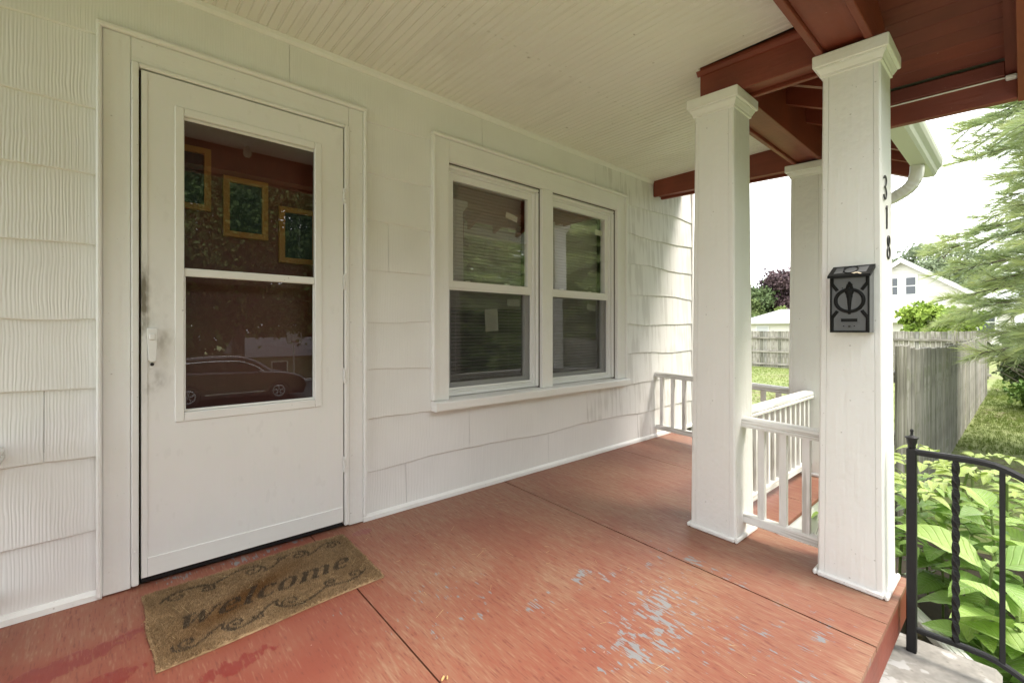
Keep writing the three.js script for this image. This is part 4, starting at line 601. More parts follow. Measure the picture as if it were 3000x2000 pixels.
function leafyTree(name, label, category, base, H, crown, colors, o) {  // crown: [cy, rx, ry, rz] relative to the base
  const R = rng(o.seed), t = thing(name, label, category, base, o.group ? { group: o.group } : {}), [cy, rx, ry, rz] = crown;
  part(t, 'trunk', limbs(base, H, o.r ?? H * 0.022, o.limbs ?? 14, R, Math.max(rx, rz) * 0.85, clamp((cy - ry) / (H * 0.8), 0.15, 0.8)), bark);
  const K = o.clumps ?? 60, cl = []; for (let i = 0; i < K; i++) { const a = R() * 6.28, c = R() * 2 - 1, s = Math.sqrt(1 - c * c), q = Math.pow(R(), 0.4) * (0.82 + 0.3 * R()); cl.push([rx * q * s * Math.cos(a), cy + ry * q * c, rz * q * s * Math.sin(a), 0.55 + 0.7 * R(), R()]); }
  const N = o.n ?? 6000, im = new THREE.InstancedMesh(leafCard, mat(null, 0.8, { side: THREE.DoubleSide }), N), M = new THREE.Matrix4(), Q = new THREE.Quaternion(), E = new THREE.Euler(), c = new THREE.Color(), cr = (o.cr ?? 0.22) * (rx + ry + rz) / 3, ls = o.leaf ?? 0.3, g = () => (R() + R() + R() - 1.5) * 1.1;
  for (let i = 0; i < N; i++) { const k = cl[Math.floor(R() * K)]; E.set(R() * 6.28, R() * 6.28, R() * 6.28); Q.setFromEuler(E); const s = ls * (0.6 + 0.7 * R()); M.compose(V3(k[0] + g() * cr * k[3] * 1.25, k[1] + g() * cr * k[3] * 0.75, k[2] + g() * cr * k[3] * 1.25), Q, V3(s, s, s)); im.setMatrixAt(i, M); const w = mix3(colors[0], colors[1], clamp(k[4] * 0.6 + R() * 0.5)); im.setColorAt(i, c.setRGB(...w)); }
  im.name = 'crown'; im.userData.kind = 'stuff'; im.castShadow = im.receiveShadow = true; t.add(im); return t;
}
// the soft-needled conifers
const tuft = (() => { const P = [], R = rng(71); for (let i = 0; i < 11; i++) { const a = R() * 6.28, s = 0.35 + 0.55 * R(), l = 0.75 + 0.4 * R(), d = V3(Math.cos(a) * s, 1, Math.sin(a) * s).normalize(), w = V3(-d.z, 0.1, d.x).normalize().multiplyScalar(0.026), o = V3(0, R() * 0.5, 0); P.push(o.x - w.x, o.y - w.y, o.z - w.z, o.x + w.x, o.y + w.y, o.z + w.z, o.x + d.x * l, o.y + d.y * l, o.z + d.z * l); } const g = new THREE.BufferGeometry(); g.setAttribute('position', new THREE.Float32BufferAttribute(P, 3)); g.computeVertexNormals(); return g; })();
function conifer(label, base, H, reach, seed, o = {}) {
  const R = rng(seed), t = thing('conifer_tree', label, 'tree', base, { group: 'soft-needled conifers' }), L = [bar([base[0], base[1] - 0.2, base[2]], [base[0], base[1] + H, base[2]], 0.16, 0.015, 9)], tw = [], hang = [];
  const nb = o.branches ?? 100;
  for (let k = 0; k < nb; k++) {
    const f = (o.low ?? 0.06) + (0.98 - (o.low ?? 0.06)) * (k + R() * 0.6) / nb, y = base[1] + H * f, l = reach * Math.pow(1 - f, 0.72) * (0.6 + 0.55 * R()) * (f < 0.4 ? 0.72 + 0.7 * f : 1) + 0.25, a = k * 2.399 + R() * 0.5, dir = V3(Math.cos(a), 0, Math.sin(a)), side = V3(-dir.z, 0, dir.x), bend = (R() - 0.5) * 0.5, rise = 0.1 + 0.35 * f;
    const at = (s) => V3(base[0], y, base[2]).addScaledVector(dir, l * s).addScaledVector(side, bend * l * s * s * 0.5).add(V3(0, l * (rise * s - 0.42 * s * s + 0.14 * s * s * s), 0));
    for (let i = 0; i < 5; i++) { const p = at(i / 5), q = at((i + 1) / 5); L.push(bar(p.toArray(), q.toArray(), 0.03 * (1 - i / 5.6) * (0.4 + l / reach), 0.03 * (1 - (i + 1) / 5.6) * (0.4 + l / reach), 5)); }
    const n = Math.max(5, Math.round(l * 9));
    for (let i = 0; i < n; i++) for (const s of [-1, 1]) {
      const u = 0.14 + 0.86 * (i + R() * 0.7) / n, p = at(Math.min(1, u)), tl = (0.20 + 0.42 * (1 - u)) * (0.6 + 0.6 * R()) * Math.min(1, l), d = dir.clone().multiplyScalar(0.75).addScaledVector(side, s * (0.5 + 0.6 * R())).add(V3(0, (R() - 0.55) * 0.9, 0)).normalize(), q = p.clone().addScaledVector(d, tl).add(V3(0, -0.12 * tl, 0));
      L.push(bar(p.toArray(), q.toArray(), 0.0055, 0.002, 4)); const m = Math.max(3, Math.round(tl * 27)); for (let j = 0; j < m; j++) tw.push([p.clone().lerp(q, (j + 0.4 + R() * 0.6) / m), d, u]);
    }
    for (let i = 0; i < 4; i++) tw.push([at(1 - i * 0.05), dir.clone().add(V3(0, -0.1, 0)).normalize(), 1.2]);
  }
  part(t, 'trunk', merge(L), bark);
  const im = new THREE.InstancedMesh(tuft, phys(null, 0.9, { side: THREE.DoubleSide, transmission: 0.6, thickness: 0 }), tw.length), M = new THREE.Matrix4(), Q = new THREE.Quaternion(), c = new THREE.Color(), up = V3(0, 1, 0);
  tw.forEach(([p, d, u], i) => { Q.setFromUnitVectors(up, d.clone().add(V3((R() - 0.5) * 0.5, (R() - 0.5) * 0.4, (R() - 0.5) * 0.5)).normalize()); const s = 0.15 * (0.7 + 0.6 * R()); M.compose(V3(p.x - base[0], p.y - base[1], p.z - base[2]), Q, V3(s, s, s)); im.setMatrixAt(i, M); const w = mix3([0.38, 0.48, 0.22], [0.60, 0.63, 0.25], clamp((u - 0.45) * 0.8 + (R() - 0.45) * 0.7)); im.setColorAt(i, c.setRGB(...w)); });
  im.name = 'crown'; im.userData.kind = 'stuff'; im.castShadow = im.receiveShadow = true; t.add(im);
}
conifer('large light green feathery conifer sweeping in at the right edge above the fence', [8.6, -0.66, 3.5], 9.5, 2.4, 701, { branches: 330, low: 0.15 });
conifer('feathery conifer in the front yard, mirrored in the left window', [7.0, -0.78, 7.2], 8.5, 3.0, 702, { branches: 170 });
conifer('feathery conifer near the street, mirrored behind the other one in the window', [11.5, -1.2, 11.5], 9.5, 3.3, 703, { branches: 110 });
leafyTree('leafy_tree', 'pale green tree over the garage roof, seen left of the dark purple tree', 'tree', [46, -0.65, -14.6], 6.2, [3.9, 3.2, 2.3, 2.6], [[0.10, 0.155, 0.06], [0.20, 0.26, 0.10]], { seed: 21, n: 10000, leaf: 0.26, clumps: 50 });
leafyTree('purple_tree', 'dark purple-brown leaved tree behind the garage roof', 'tree', [46, -0.65, -10.9], 8, [4.9, 2.7, 2.9, 2.7], [[0.060, 0.035, 0.045], [0.115, 0.07, 0.07]], { seed: 22, n: 10000, leaf: 0.24, clumps: 46 });
leafyTree('leafy_tree', 'small yellow-green tree just above the garage ridge', 'tree', [40, -0.65, -9.4], 3.6, [2.6, 1.6, 1.2, 1.5], [[0.14, 0.2, 0.05], [0.24, 0.3, 0.09]], { seed: 23, n: 2200, leaf: 0.28, clumps: 26 });
leafyTree('leafy_tree', 'olive green tree left of the garage roof, low beside the near column', 'tree', [42, -0.65, -14.5], 4.4, [2.5, 2.4, 1.7, 2.2], [[0.085, 0.13, 0.035], [0.17, 0.21, 0.06]], { seed: 24, n: 6500, leaf: 0.24, clumps: 36 });
leafyTree('leafy_tree', 'hazy pale green tree rising behind the white gabled house', 'tree', [62, -0.65, -3.2], 10.5, [7.2, 3.5, 2.9, 4.0], [[0.16, 0.21, 0.12], [0.26, 0.31, 0.18]], { seed: 25, n: 11000, leaf: 0.3, clumps: 50 });
leafyTree('garden_shrub', 'bright yellow-green shrub in front of the white gabled house', 'shrub', [27, -0.65, -0.3], 2.4, [1.95, 1.35, 0.85, 1.4], [[0.17, 0.27, 0.035], [0.30, 0.40, 0.06]], { seed: 26, n: 3600, leaf: 0.17, clumps: 38, r: 0.05 });
leafyTree('dark_bush', 'dark evergreen bush beside the far end of the long fence', 'shrub', [17.8, -0.65, 2.35], 1.9, [0.9, 0.9, 0.85, 0.6], [[0.045, 0.07, 0.025], [0.10, 0.13, 0.04]], { seed: 27, n: 3000, leaf: 0.13, clumps: 30, r: 0.04 });
leafyTree('low_bush', 'low leafy green bush under the conifer at the lawn end', 'shrub', [14.6, -0.65, 2.75], 0.7, [0.3, 1.3, 0.34, 0.6], [[0.08, 0.16, 0.025], [0.18, 0.28, 0.05]], { seed: 28, n: 2600, leaf: 0.11, clumps: 36, r: 0.03 });
leafyTree('street_tree', 'big dark maple across the street, mirrored in the storm door', 'tree', [5.6, -2.1, 27.5], 15, [8.6, 6.4, 5.6, 5.0], [[0.06, 0.10, 0.025], [0.14, 0.19, 0.05]], { seed: 31, n: 30000, leaf: 0.24, clumps: 120, r: 0.38, limbs: 22 });
leafyTree('street_tree', 'second maple across the street, mirrored at the left of the storm door', 'tree', [-2.5, -2.0, 26.5], 14, [8.2, 5.8, 5.6, 5.0], [[0.04, 0.075, 0.02], [0.09, 0.13, 0.03]], { seed: 32, n: 24000, leaf: 0.25, clumps: 110, r: 0.36, limbs: 20 });
leafyTree('street_tree', 'third maple across the street, mirrored at the right of the storm door', 'tree', [15, -2.4, 31], 14, [8.4, 6.0, 5.0, 5.4], [[0.055, 0.1, 0.025], [0.12, 0.17, 0.04]], { seed: 33, n: 22000, leaf: 0.27, clumps: 110, r: 0.36, limbs: 20 });
leafyTree('street_tree', 'maple far along the street, mirrored in the right window', 'tree', [24, -1.7, 19], 13, [7.6, 5.5, 5.4, 5.5], [[0.07, 0.125, 0.03], [0.15, 0.21, 0.05]], { seed: 34, n: 11000, leaf: 0.4, clumps: 90, r: 0.34, limbs: 18 });

leafyTree('street_tree', 'maple on the far side of the street, beyond the left edge of the mirrored view', 'tree', [-11, -2.0, 27], 15, [8.4, 6.5, 6.2, 5.0], [[0.04, 0.075, 0.02], [0.09, 0.13, 0.03]], { seed: 35, n: 9000, leaf: 0.5, clumps: 90, r: 0.36, limbs: 18 });
leafyTree('street_tree', 'maple in the front yard left of the entry, shading the door side of the porch', 'tree', [-7.5, -1.0, 9.5], 11, [6.6, 4.6, 4.2, 4.2], [[0.05, 0.09, 0.022], [0.11, 0.16, 0.04]], { seed: 36, n: 9000, leaf: 0.42, clumps: 80, r: 0.28, limbs: 18 });

{ // far wood closing the view across the street, one mass
  const R = rng(38), N = 16000, im = new THREE.InstancedMesh(leafCard, mat(null, 0.85, { side: THREE.DoubleSide }), N), M = new THREE.Matrix4(), Q = new THREE.Quaternion(), E = new THREE.Euler(), c = new THREE.Color(), hN = noise2(39, 24, 4);
  for (let i = 0; i < N; i++) { const x = -75 + 170 * R(), h = 7 + 6 * hN((x + 75) / 170, 0.3), y = -3.4 + h * Math.pow(R(), 0.8); E.set(R() * 6.28, R() * 6.28, R() * 6.28); Q.setFromEuler(E); const s = 1.1 * (0.6 + 0.8 * R()); M.compose(V3(x, y, 56 + 5 * R()), Q, V3(s, s, s)); im.setMatrixAt(i, M); im.setColorAt(i, c.setRGB(...mix3([0.045, 0.075, 0.025], [0.10, 0.14, 0.045], R()))); }
  im.name = 'distant_wood'; im.castShadow = im.receiveShadow = true; im.userData = { label: 'dark distant wood across the street, mirrored behind the maples', category: 'wood', kind: 'stuff' }; scene.add(im);
}

// ---------------------------------------------------------------- leafy plants below the handrail
const veinTex = (() => { const a = fbm(621, 20, 30, 3); return (c0, c1) => tex(128, 256, (u, v) => { const s = Math.abs(u - 0.5) * 2, q = (v * 9 - s * 2.2) % 1, d = Math.min(Math.abs((q + 1) % 1), 1 - Math.abs((q + 1) % 1)), vein = Math.max(sst(d, 0.09, 0.0) * 0.6, sst(s, 0.05, 0.0)); return mix3(mix3(c0, c1, a(u, v)), [0.34, 0.42, 0.14], vein * 0.5); }); })();
const leafBump = tex(128, 256, (u, v) => { const s = Math.abs(u - 0.5) * 2, q = ((v * 9 - s * 2.2) % 1 + 1) % 1, d = Math.min(q, 1 - q); return 0.7 - 0.45 * sst(d, 0.14, 0) - 0.5 * sst(s, 0.07, 0); }, false);
const leafMats = [[[0.21, 0.37, 0.065], [0.28, 0.46, 0.09]], [[0.28, 0.45, 0.075], [0.37, 0.54, 0.10]], [[0.14, 0.27, 0.045], [0.20, 0.33, 0.06]], [[0.38, 0.50, 0.09], [0.46, 0.57, 0.12]]].map(([a, b]) => phys(null, 0.55, { map: veinTex(a, b), bumpMap: leafBump, bumpScale: 0.004, side: THREE.DoubleSide, transmission: 0.35, thickness: 0 }));
const stemMat = mat([0.14, 0.2, 0.05], 0.7);
const broad = [leafGeo(0.17, 0.095, 0.3, 0.2), leafGeo(0.14, 0.085, 0.5, 0.15), leafGeo(0.20, 0.11, 0.2, 0.22)], slim = [leafGeo(0.105, 0.044, 0.35, 0.2, 4, 6), leafGeo(0.09, 0.038, 0.15, 0.25, 4, 6), leafGeo(0.12, 0.05, 0.5, 0.15, 4, 6)];
function putLeaf(t, geo, m, p, dir, roll, s) { const k = new THREE.Mesh(geo, m); k.name = 'leaf'; k.castShadow = k.receiveShadow = true; const o = ORG.get(t), y = dir.clone().normalize(), up = Math.abs(y.y) > 0.97 ? V3(1, 0, 0) : V3(0, 1, 0), x = V3(0, 0, 0).crossVectors(y, up).normalize(), z = V3(0, 0, 0).crossVectors(x, y); k.quaternion.setFromRotationMatrix(new THREE.Matrix4().makeBasis(x, y, z)); k.rotateY(roll); k.position.set(p.x - o[0], p.y - o[1], p.z - o[2]); k.scale.setScalar(s); t.add(k); }
function broadPlant(label, x, z, H, n, seed, size = 1, tone = 0) {
  const R = rng(seed), b = [x, groundY(x, z) - 0.02, z], t = thing('broadleaf_plant', label, 'plant', b, { group: 'leafy weeds below the handrail' }), lx = (R() - 0.5) * 0.2, lz = (R() - 0.5) * 0.2, at = (s) => V3(x + lx * s * s, b[1] + H * s, z + lz * s * s);
  part(t, 'stem', tube([0, 0.35, 0.7, 1].map((s) => at(s).toArray()), 0.006, 12, 6), stemMat);
  for (let i = 0; i < n; i++) { const s = 0.22 + 0.78 * (i + 0.5) / n, a = i * 2.4 + R() * 0.7, up = mix(0.1, 0.75, s * s) + (R() - 0.5) * 0.3, d = V3(Math.cos(a), up, Math.sin(a)).normalize(), p = at(s), q = p.clone().addScaledVector(d, 0.05 * (1.5 - s)); part(t, 'petiole', bar(p.toArray(), q.toArray(), 0.003, 0.002, 5), stemMat); putLeaf(t, broad[Math.floor(R() * 3)], leafMats[R() < 0.3 ? Math.floor(R() * 3) : s > 0.75 ? 1 : s < 0.45 ? 2 : 0], q, V3(d.x, d.y - 0.15, d.z), (R() - 0.5) * 0.6, size * (0.5 + 0.75 * R()) * (s > 0.9 ? 0.7 : 1)); }
}
function frondPlant(label, x, z, H, n, seed) {                      // compound leaves of paired leaflets
  const R = rng(seed), b = [x, groundY(x, z) - 0.02, z], t = thing('compound_leaf_plant', label, 'plant', b, { group: 'leafy weeds below the handrail' }), lx = (R() - 0.5) * 0.25, lz = (R() - 0.5) * 0.25, at = (s) => V3(x + lx * s * s, b[1] + H * s, z + lz * s * s);
  part(t, 'stem', tube([0, 0.35, 0.7, 1].map((s) => at(s).toArray()), 0.008, 12, 6), stemMat);
  for (let i = 0; i < n; i++) {
    const s = 0.45 + 0.55 * (i + 0.5) / n, a = i * 2.4 + R() * 0.6, up = mix(0.35, 0.9, s) + (R() - 0.5) * 0.2, d = V3(Math.cos(a), up, Math.sin(a)).normalize(), l = 0.26 + 0.12 * R(), p = at(s), rc = (q) => p.clone().addScaledVector(d, l * q).add(V3(0, -0.4 * l * q * q, 0)), sd = V3(-Math.sin(a), 0, Math.cos(a));
    part(t, 'leaf_stalk', tube([0, 0.5, 1].map((q) => rc(q).toArray()), 0.0025, 8, 5), stemMat);
    const m = leafMats[s > 0.8 ? 3 : s > 0.6 ? 1 : 0]; for (let k = 0; k < 4; k++) for (const e of [-1, 1]) { const q = 0.34 + 0.2 * k, o = rc(q); putLeaf(t, slim[Math.floor(R() * 3)], m, o, V3(0, 0, 0).addScaledVector(sd, e).addScaledVector(d, 0.55).add(V3(0, -0.1 + (R() - 0.5) * 0.3, 0)), (R() - 0.5) * 0.5, (0.85 + 0.4 * R()) * (1.1 - 0.12 * k)); }
    putLeaf(t, slim[0], m, rc(1), V3(d.x, d.y - 0.7, d.z), (R() - 0.5) * 0.5, 1);
  }
}
// x, z, height: seen through and beyond the handrail
const fronds = [[3.62, 1.86, 0.84, 8], [3.95, 2.06, 0.86, 8], [4.3, 1.84, 0.74, 7], [3.9, 2.30, 0.80, 8], [4.6, 2.12, 0.78, 7], [3.35, 1.74, 0.74, 7], [4.7, 2.42, 0.66, 7], [4.3, 2.5, 0.68, 7]];
const where = ['just right of the mailbox column base', 'behind the twisted baluster', 'against the grey board fence', 'behind the plain baluster at right', 'farthest back towards the lawn', 'nearest the fence, half behind the white column', 'at the right edge near the lawn', 'at the right edge beyond the handrail'];
fronds.forEach(([x, z, h, n], i) => frondPlant('tall weed with paired light green leaflets, ' + where[i], x, z, h, n, 800 + i));
const broads = [[3.6, 2.06, 0.55, 14, 1.3], [3.12, 2.24, 0.62, 19, 1.5], [3.02, 2.38, 0.46, 16, 1.45], [3.72, 2.12, 0.74, 15, 1.25], [3.5, 2.28, 0.74, 19, 1.35], [3.72, 2.44, 0.70, 15, 1.2], [2.92, 2.52, 0.4, 11, 1.3], [3.3, 2.48, 0.62, 18, 1.4], [3.75, 1.98, 0.74, 14, 1.2], [3.3, 1.72, 0.44, 10, 1.1], [4.1, 2.5, 0.66, 12, 1.2], [2.88, 2.30, 0.34, 10, 1.35], [3.25, 2.36, 0.5, 12, 1.35]];
const where2 = ['just beyond the white drain pipe', 'behind the foot of the twisted baluster', 'low, by the corner of the concrete step', 'right of the newel post', 'in the middle of the handrail opening', 'beside the plain baluster', 'beyond the step corner at the bottom right', 'low, behind the plain baluster', 'behind the newel post, among the tall weeds', 'in the shade by the downspout', 'at the right edge under the handrail bend', 'shortest, hugging the side of the concrete step', 'mid height, behind the bend of the bottom rail'];
broads.forEach(([x, z, h, n, s], i) => broadPlant('weed with large oval green leaves, ' + where2[i], x, z, h, n, 840 + i, s));
// bare soil and leaf litter where the weeds stand, and the drain pipe lying on it
{
  const soilMap = (() => { const a = fbm(631, 20, 20, 4), s = specks(632, 240, 0.02); return tex(512, 512, (u, v) => mix3(mix3([0.03, 0.024, 0.018], [0.085, 0.065, 0.045], a(u, v)), [0.17, 0.11, 0.06], sst(s(u, v), 0.3, 0.6) * 0.7)); })();
  const g = new THREE.PlaneGeometry(2.4, 1.9, 24, 20).toNonIndexed(); g.rotateX(-Math.PI / 2); const P = g.attributes.position, n = noise2(633, 32, 32); for (let i = 0; i < P.count; i++) { const x = P.getX(i) + 3.75, z = P.getZ(i) + 2.05, e = Math.min(1.2 - Math.abs(P.getX(i)), 0.95 - Math.abs(P.getZ(i))); P.setXYZ(i, x, -0.65 + 0.028 * n(x, z) + (e < 0.02 ? -0.06 : 0.012), z); } g.computeVertexNormals();
  single('soil_bed', 'dark bare soil under the weeds beside the steps', 'soil', [3.75, -0.65, 2.05], g, mat(null, 1, { map: soilMap, bumpMap: soilMap, bumpScale: 0.03 }), { kind: 'structure' });
  const d = thing('drain_pipe', 'white downspout extension lying on the soil beside the steps', 'pipe', [3.3, -0.62, 2.0]), A = V3(3.95, -0.61, 1.64), B = V3(2.655, -0.385, 2.245), dir = B.clone().sub(A), L = dir.length(), pg = bx(-0.034, 0.034, -0.026, 0.026, 0, L, 0.008, 'z'); pg.applyQuaternion(new THREE.Quaternion().setFromUnitVectors(V3(0, 0, 1), dir.normalize())); pg.translate(A.x, A.y, A.z);
  part(d, 'pipe', pg, mat([0.74, 0.74, 0.71], 0.45));
  for (const o of [-0.012, 0.012]) { const r = bx(o - 0.004, o + 0.004, 0.0262, 0.0295, 0, L, 0.001, 'z'); r.applyQuaternion(new THREE.Quaternion().setFromUnitVectors(V3(0, 0, 1), dir)); r.translate(A.x, A.y, A.z); part(d, 'pipe_rib', r, mat([0.74, 0.74, 0.71], 0.45)); }
}
// grass blades where the lawn shows
{
  const P = [], R0 = rng(640); for (let i = 0; i < 7; i++) { const a = R0() * 6.28, r = R0() * 0.35, h = 0.55 + 0.6 * R0(), le = 0.5 * R0(), w = 0.035; P.push(Math.cos(a) * r - w, 0, Math.sin(a) * r, Math.cos(a) * r + w, 0, Math.sin(a) * r, Math.cos(a) * (r + le), h, Math.sin(a) * (r + le)); } const tg = new THREE.BufferGeometry(); tg.setAttribute('position', new THREE.Float32BufferAttribute(P, 3)); tg.computeVertexNormals();
  const zones = [[4.6, 21.8, -9, 1.55, 26000], [5, 22, 1.71, 6.5, 34000]], N = zones.reduce((s, z) => s + z[4], 0), im = new THREE.InstancedMesh(tg, mat(null, 0.85, { side: THREE.DoubleSide }), N), R = rng(641), M = new THREE.Matrix4(), Q = new THREE.Quaternion(), c = new THREE.Color(), E = new THREE.Euler(), nn = fbm(642, 12, 12, 3); let i = 0;
  for (const [x0, x1, z0, z1, n] of zones) for (let k = 0; k < n; k++, i++) { const x = mix(x0, x1, R()), z = mix(z0, z1, R()), s = 0.055 * (0.5 + R()) * (x < 9 && z > 1.6 ? 0.6 : 1); E.set(0, R() * 6.28, 0); Q.setFromEuler(E); M.compose(V3(x, groundY(x, z) - 0.01, z), Q, V3(s * 1.3, s, s * 1.3)); im.setMatrixAt(i, M); const w = mix3([0.12, 0.19, 0.03], [0.26, 0.31, 0.075], clamp(nn(x / 20, z / 20) * 0.9 + R() * 0.4 - 0.15)); im.setColorAt(i, c.setRGB(...w)); }
  im.name = 'grass'; im.castShadow = im.receiveShadow = true; im.userData = { label: 'short green grass growing on the lawns either side of the long fence', category: 'grass', kind: 'stuff' }; scene.add(im);
}

// ---------------------------------------------------------------- buildings in the distance
const sidingMap = (() => { const b = fbm(651, 8, 8, 3); return tex(256, 256, (u, v) => { const k = 0.95 + 0.06 * b(u, v); return [0.74 * k, 0.72 * k, 0.66 * k]; }); })();
const siding = mat(null, 0.7, { map: sidingMap }), farGlass = phys([0.09, 0.10, 0.11], 0.1), trim = mat([0.8, 0.8, 0.78], 0.5);
{
  const h = thing('neighbour_house', 'white gabled house with upper windows beyond the far fence', 'house', [44, -0.65, -3.2]), X = 40, zc = -3.2, hw = 5, yE = 2.0, yP = 5.6;
  part(h, 'wall', extrudeAlong([[zc - hw, -0.8], [zc + hw, -0.8], [zc + hw, yE], [zc, yP], [zc - hw, yE]], 'x', X, X + 9, 'y'), siding);
  for (let y = -0.5; y < 5.3; y += 0.24) { const w = y < yE ? hw : hw * (yP - y) / (yP - yE); part(h, 'clapboard', bx(X - 0.018, X - 0.0005, y, y + 0.225, zc - w + 0.02, zc + w - 0.02, 0.012, 'z'), siding); }
  for (const s of [-1, 1]) { const o = 0.45, ye = yE - o * 0.72; part(h, 'roof', extrudeAlong([[zc, yP + 0.02], [zc + s * (hw + o), ye + 0.02], [zc + s * (hw + o), ye + 0.2], [zc, yP + 0.2]], 'x', X - 0.35, X + 9.3, 'z'), roofMat); part(h, 'rake_board', extrudeAlong([[zc, yP - 0.12], [zc + s * (hw + o), ye - 0.12], [zc + s * (hw + o), ye + 0.19], [zc, yP + 0.19]], 'x', X - 0.39, X - 0.352, 'z'), trim); }
  for (const [za, zb, ya, yb] of [[-2.98, -2.5, 3.36, 4.46], [-4.05, -3.42, 3.36, 4.46], [-3.85, -3.32, 1.4, 2.15], [0.4, 1.1, 0.9, 2.0]]) { const w = part(h, 'window', bx(X - 0.06, X - 0.02, ya - 0.14, yb + 0.14, za - 0.14, zb + 0.14, 0.01), trim); for (const [c, d] of [[ya, (ya + yb) / 2 - 0.03], [(ya + yb) / 2 + 0.03, yb]]) part(w, 'pane', bx(X - 0.068, X - 0.0605, c, d, za, zb, 0.002), farGlass); }
  const g = thing('garage', 'low white garage with a grey hipped roof behind the back fence', 'garage', [33, -0.65, -6]), zA = -9.3, zB = -1.8, x0 = 30, x1 = 36;
  part(g, 'wall', bx(x0, x1, -0.8, 1.55, zA, zB, 0.01), siding);
  const e = 0.35, yE2 = 1.5, yR = 2.32, A = V3(x0 - e, yE2, zA - e), B = V3(x0 - e, yE2, zB + e), C = V3(x1 + e, yE2, zB + e), D = V3(x1 + e, yE2, zA - e), E1 = V3(33, yR, zA + 1.0), F1 = V3(33, yR, zB - 1.0);
  part(g, 'roof', uvm(polys([[A, B, F1, E1], [D, C, F1, E1], [A, D, E1], [B, C, F1], [A, B, C, D]], V3(33, 1.8, -5.5)), 'z'), mat([1.6, 1.58, 1.55], 0.95, { map: roofMap }));
  part(g, 'fascia', bx(x0 - e - 0.02, x0 - e + 0.01, yE2 - 0.14, yE2 - 0.005, zA - e, zB + e, 0.004, 'z'), trim);
  for (const z of [-8.35, -5.9]) { const w = part(g, 'window', bx(x0 - 0.04, x0 - 0.0005, 0.5, 1.25, z - 0.38, z + 0.38, 0.01), trim); part(w, 'pane', bx(x0 - 0.047, x0 - 0.0405, 0.56, 1.19, z - 0.32, z + 0.32, 0.002), mat([0.55, 0.56, 0.57], 0.3)); }
  // across the street, only seen mirrored in the glass
  const s = thing('street_house', 'low dark house with a grey roof across the street, mirrored in the storm door', 'house', [15, -3.3, 39]);
  part(s, 'wall', bx(8, 23, -3.4, -1.0, 36, 43, 0.02), mat([0.30, 0.30, 0.2], 0.8)); part(s, 'roof', extrudeAlong([[35.4, -1.05], [43.6, -1.05], [39.5, 0.35]], 'x', 7.5, 23.5, 'z'), mat([0.45, 0.45, 0.48], 0.95, { map: roofMap }));
  for (const x of [10, 13, 17, 20]) { const w = part(s, 'window', bx(x - 0.6, x + 0.6, -2.6, -1.4, 35.95, 35.999, 0.01), trim); part(w, 'pane', bx(x - 0.5, x + 0.5, -2.5, -1.5, 35.93, 35.949, 0.005), farGlass); }
  const pf2 = thing('street_fence', 'brown board fence across the street, mirrored behind the dark car', 'fence', [1, -2.4, 29.8]); for (let x = -6; x < 4.6; x += 0.3) part(pf2, 'board', bx(x, x + 0.2, -2.6, -0.6, 29.79, 29.82, 0.004), woodMats[1]); part(pf2, 'rail', bx(-6.1, 4.7, -1.0, -0.9, 29.82, 29.86, 0.004, 'x'), woodMats[1]);
  const hoop = thing('basketball_hoop', 'basketball hoop on a pole across the street, mirrored in the storm door', 'basketball hoop', [9.6, -2.9, 31]); part(hoop, 'pole', bar([9.6, -3, 31], [9.6, 0.6, 31], 0.05, 0.05, 8), mat([0.5, 0.5, 0.5], 0.5)); part(hoop, 'backboard', bx(9.1, 10.1, 0.1, 0.85, 30.9, 30.94, 0.01), mat([0.6, 0.6, 0.6], 0.5)); part(hoop, 'rim', new THREE.TorusGeometry(0.23, 0.015, 6, 20).rotateX(Math.PI / 2).translate(9.6, 0.2, 30.64), mat([0.6, 0.08, 0.03], 0.5));
}

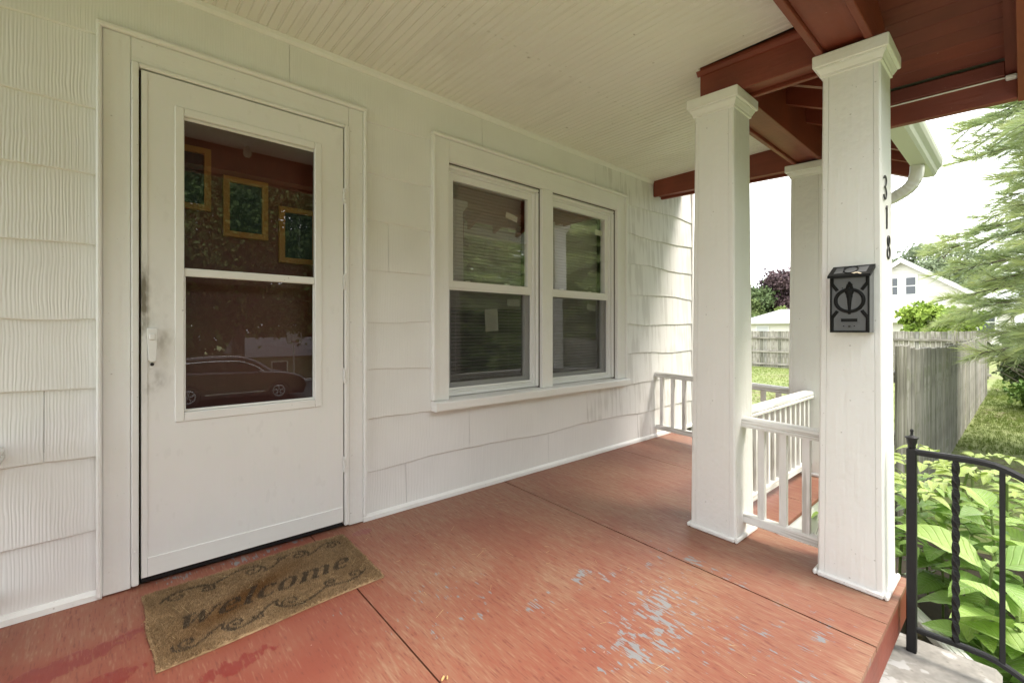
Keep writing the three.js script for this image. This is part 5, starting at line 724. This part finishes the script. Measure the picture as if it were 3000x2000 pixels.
// ---------------------------------------------------------------- the parked car, mirrored in the storm door
{
  const cx = 3.52, cz = 17.6, Y = STREET, car = thing('parked_car', 'dark parked car in the street, mirrored in the storm door glass', 'car', [cx, Y, cz]);
  const paint = phys([0.02, 0.014, 0.016], 0.3, { clearcoat: 1, clearcoatRoughness: 0.05 }), chrome = mat([0.75, 0.75, 0.75], 0.12, { metalness: 1 }), tint = phys([0.02, 0.02, 0.022], 0.03, {}), rubber = mat([0.02, 0.02, 0.02], 0.8), alloy = mat([0.55, 0.55, 0.56], 0.3, { metalness: 0.9 });
  const side = new THREE.Shape(), wr = 0.40, wx = [-1.43, 1.43]; side.moveTo(-2.28, 0.30); side.lineTo(-2.36, 0.55); side.quadraticCurveTo(-2.38, 0.95, -2.26, 1.10); side.quadraticCurveTo(-1.2, 1.12, 0.2, 1.06); side.lineTo(1.02, 1.03); side.quadraticCurveTo(1.75, 1.0, 2.10, 0.86); side.quadraticCurveTo(2.36, 0.74, 2.38, 0.5); side.lineTo(2.30, 0.27); side.lineTo(wx[1] + wr, 0.27); side.absarc(wx[1], 0.34, wr, -0.176, Math.PI + 0.176, false); side.lineTo(wx[0] + wr, 0.27); side.absarc(wx[0], 0.34, wr, -0.176, Math.PI + 0.176, false); side.closePath();
  const ext = (s, w, b, y = 0) => { const g = new THREE.ExtrudeGeometry(s, { depth: w - 2 * b, bevelEnabled: true, bevelSize: b, bevelThickness: b, bevelSegments: 4, curveSegments: 18 }); g.translate(cx, Y + y, cz - w / 2 + b); return g; };
  part(car, 'body', ext(side, 1.80, 0.07), paint);
  const cab = new THREE.Shape(); cab.moveTo(-2.12, 1.06); cab.quadraticCurveTo(-1.98, 1.5, -1.6, 1.58); cab.quadraticCurveTo(-0.7, 1.67, 0.05, 1.62); cab.quadraticCurveTo(0.62, 1.55, 1.20, 1.02); cab.closePath(); part(car, 'cabin', ext(cab, 1.56, 0.1), paint);
  const glass = new THREE.Shape(); glass.moveTo(-1.85, 1.14); glass.quadraticCurveTo(-1.80, 1.44, -1.5, 1.50); glass.quadraticCurveTo(-0.7, 1.56, 0.05, 1.52); glass.quadraticCurveTo(0.52, 1.45, 0.98, 1.07); glass.closePath();
  for (const s of [-1, 1]) {
    const zf = cz + s * 0.792, g = new THREE.ExtrudeGeometry(glass, { depth: 0.01, bevelEnabled: false, curveSegments: 14 }); g.translate(cx, Y, zf - 0.005); const sg = part(car, 'side_window', g, tint); part(sg, 'window_post', bx(cx - 0.42, cx - 0.30, Y + 1.1, Y + 1.54, zf - 0.008, zf + 0.008, 0.003), paint);
    const o = glass.getPoints(16).map((p) => [cx + p.x, Y + p.y, zf + s * 0.006]); part(car, 'chrome_trim', tube(o, 0.017, 90, 6, true), chrome);
    for (const d of [-0.55, 0.45]) part(car, 'door_handle', bx(cx + d - 0.1, cx + d + 0.1, Y + 0.93, Y + 0.96, cz + s * 0.9, cz + s * 0.925, 0.01, 'x'), paint);
    part(car, 'wing_mirror', new THREE.SphereGeometry(0.11, 14, 10).scale(0.8, 0.7, 1.1).translate(cx + 0.78, Y + 1.10, cz + s * 0.99), paint);
    part(car, 'headlight', new THREE.SphereGeometry(0.2, 16, 10).scale(1, 0.42, 0.6).translate(cx + 2.05, Y + 0.79, cz + s * 0.76), phys([0.8, 0.8, 0.8], 0.15));
    part(car, 'sill_trim', bx(cx - 0.95, cx + 0.95, Y + 0.36, Y + 0.39, cz + s * 0.895, cz + s * 0.912, 0.006, 'x'), chrome);
    for (const x of wx) {
      const W = part(car, 'wheel', new THREE.TorusGeometry(0.275, 0.085, 12, 32).scale(1, 1, 1.25).translate(cx + x, Y + 0.345, cz + s * 0.80), rubber); const zr = cz + s * 0.885;
      part(W, 'rim', new THREE.TorusGeometry(0.205, 0.022, 8, 32).translate(cx + x, Y + 0.345, zr), alloy); part(W, 'brake_disc', new THREE.CylinderGeometry(0.2, 0.2, 0.02, 24).rotateX(Math.PI / 2).translate(cx + x, Y + 0.345, zr - s * 0.07), voidMat);
      for (let k = 0; k < 5; k++) { const a = k * 1.2566 + 0.3; for (const e of [-0.16, 0.16]) part(W, 'spoke', bar([cx + x + 0.03 * Math.cos(a), Y + 0.345 + 0.03 * Math.sin(a), zr], [cx + x + 0.2 * Math.cos(a + e), Y + 0.345 + 0.2 * Math.sin(a + e), zr], 0.014, 0.014, 6), alloy); }
    }
  }
}
renderer.render(scene, camera);
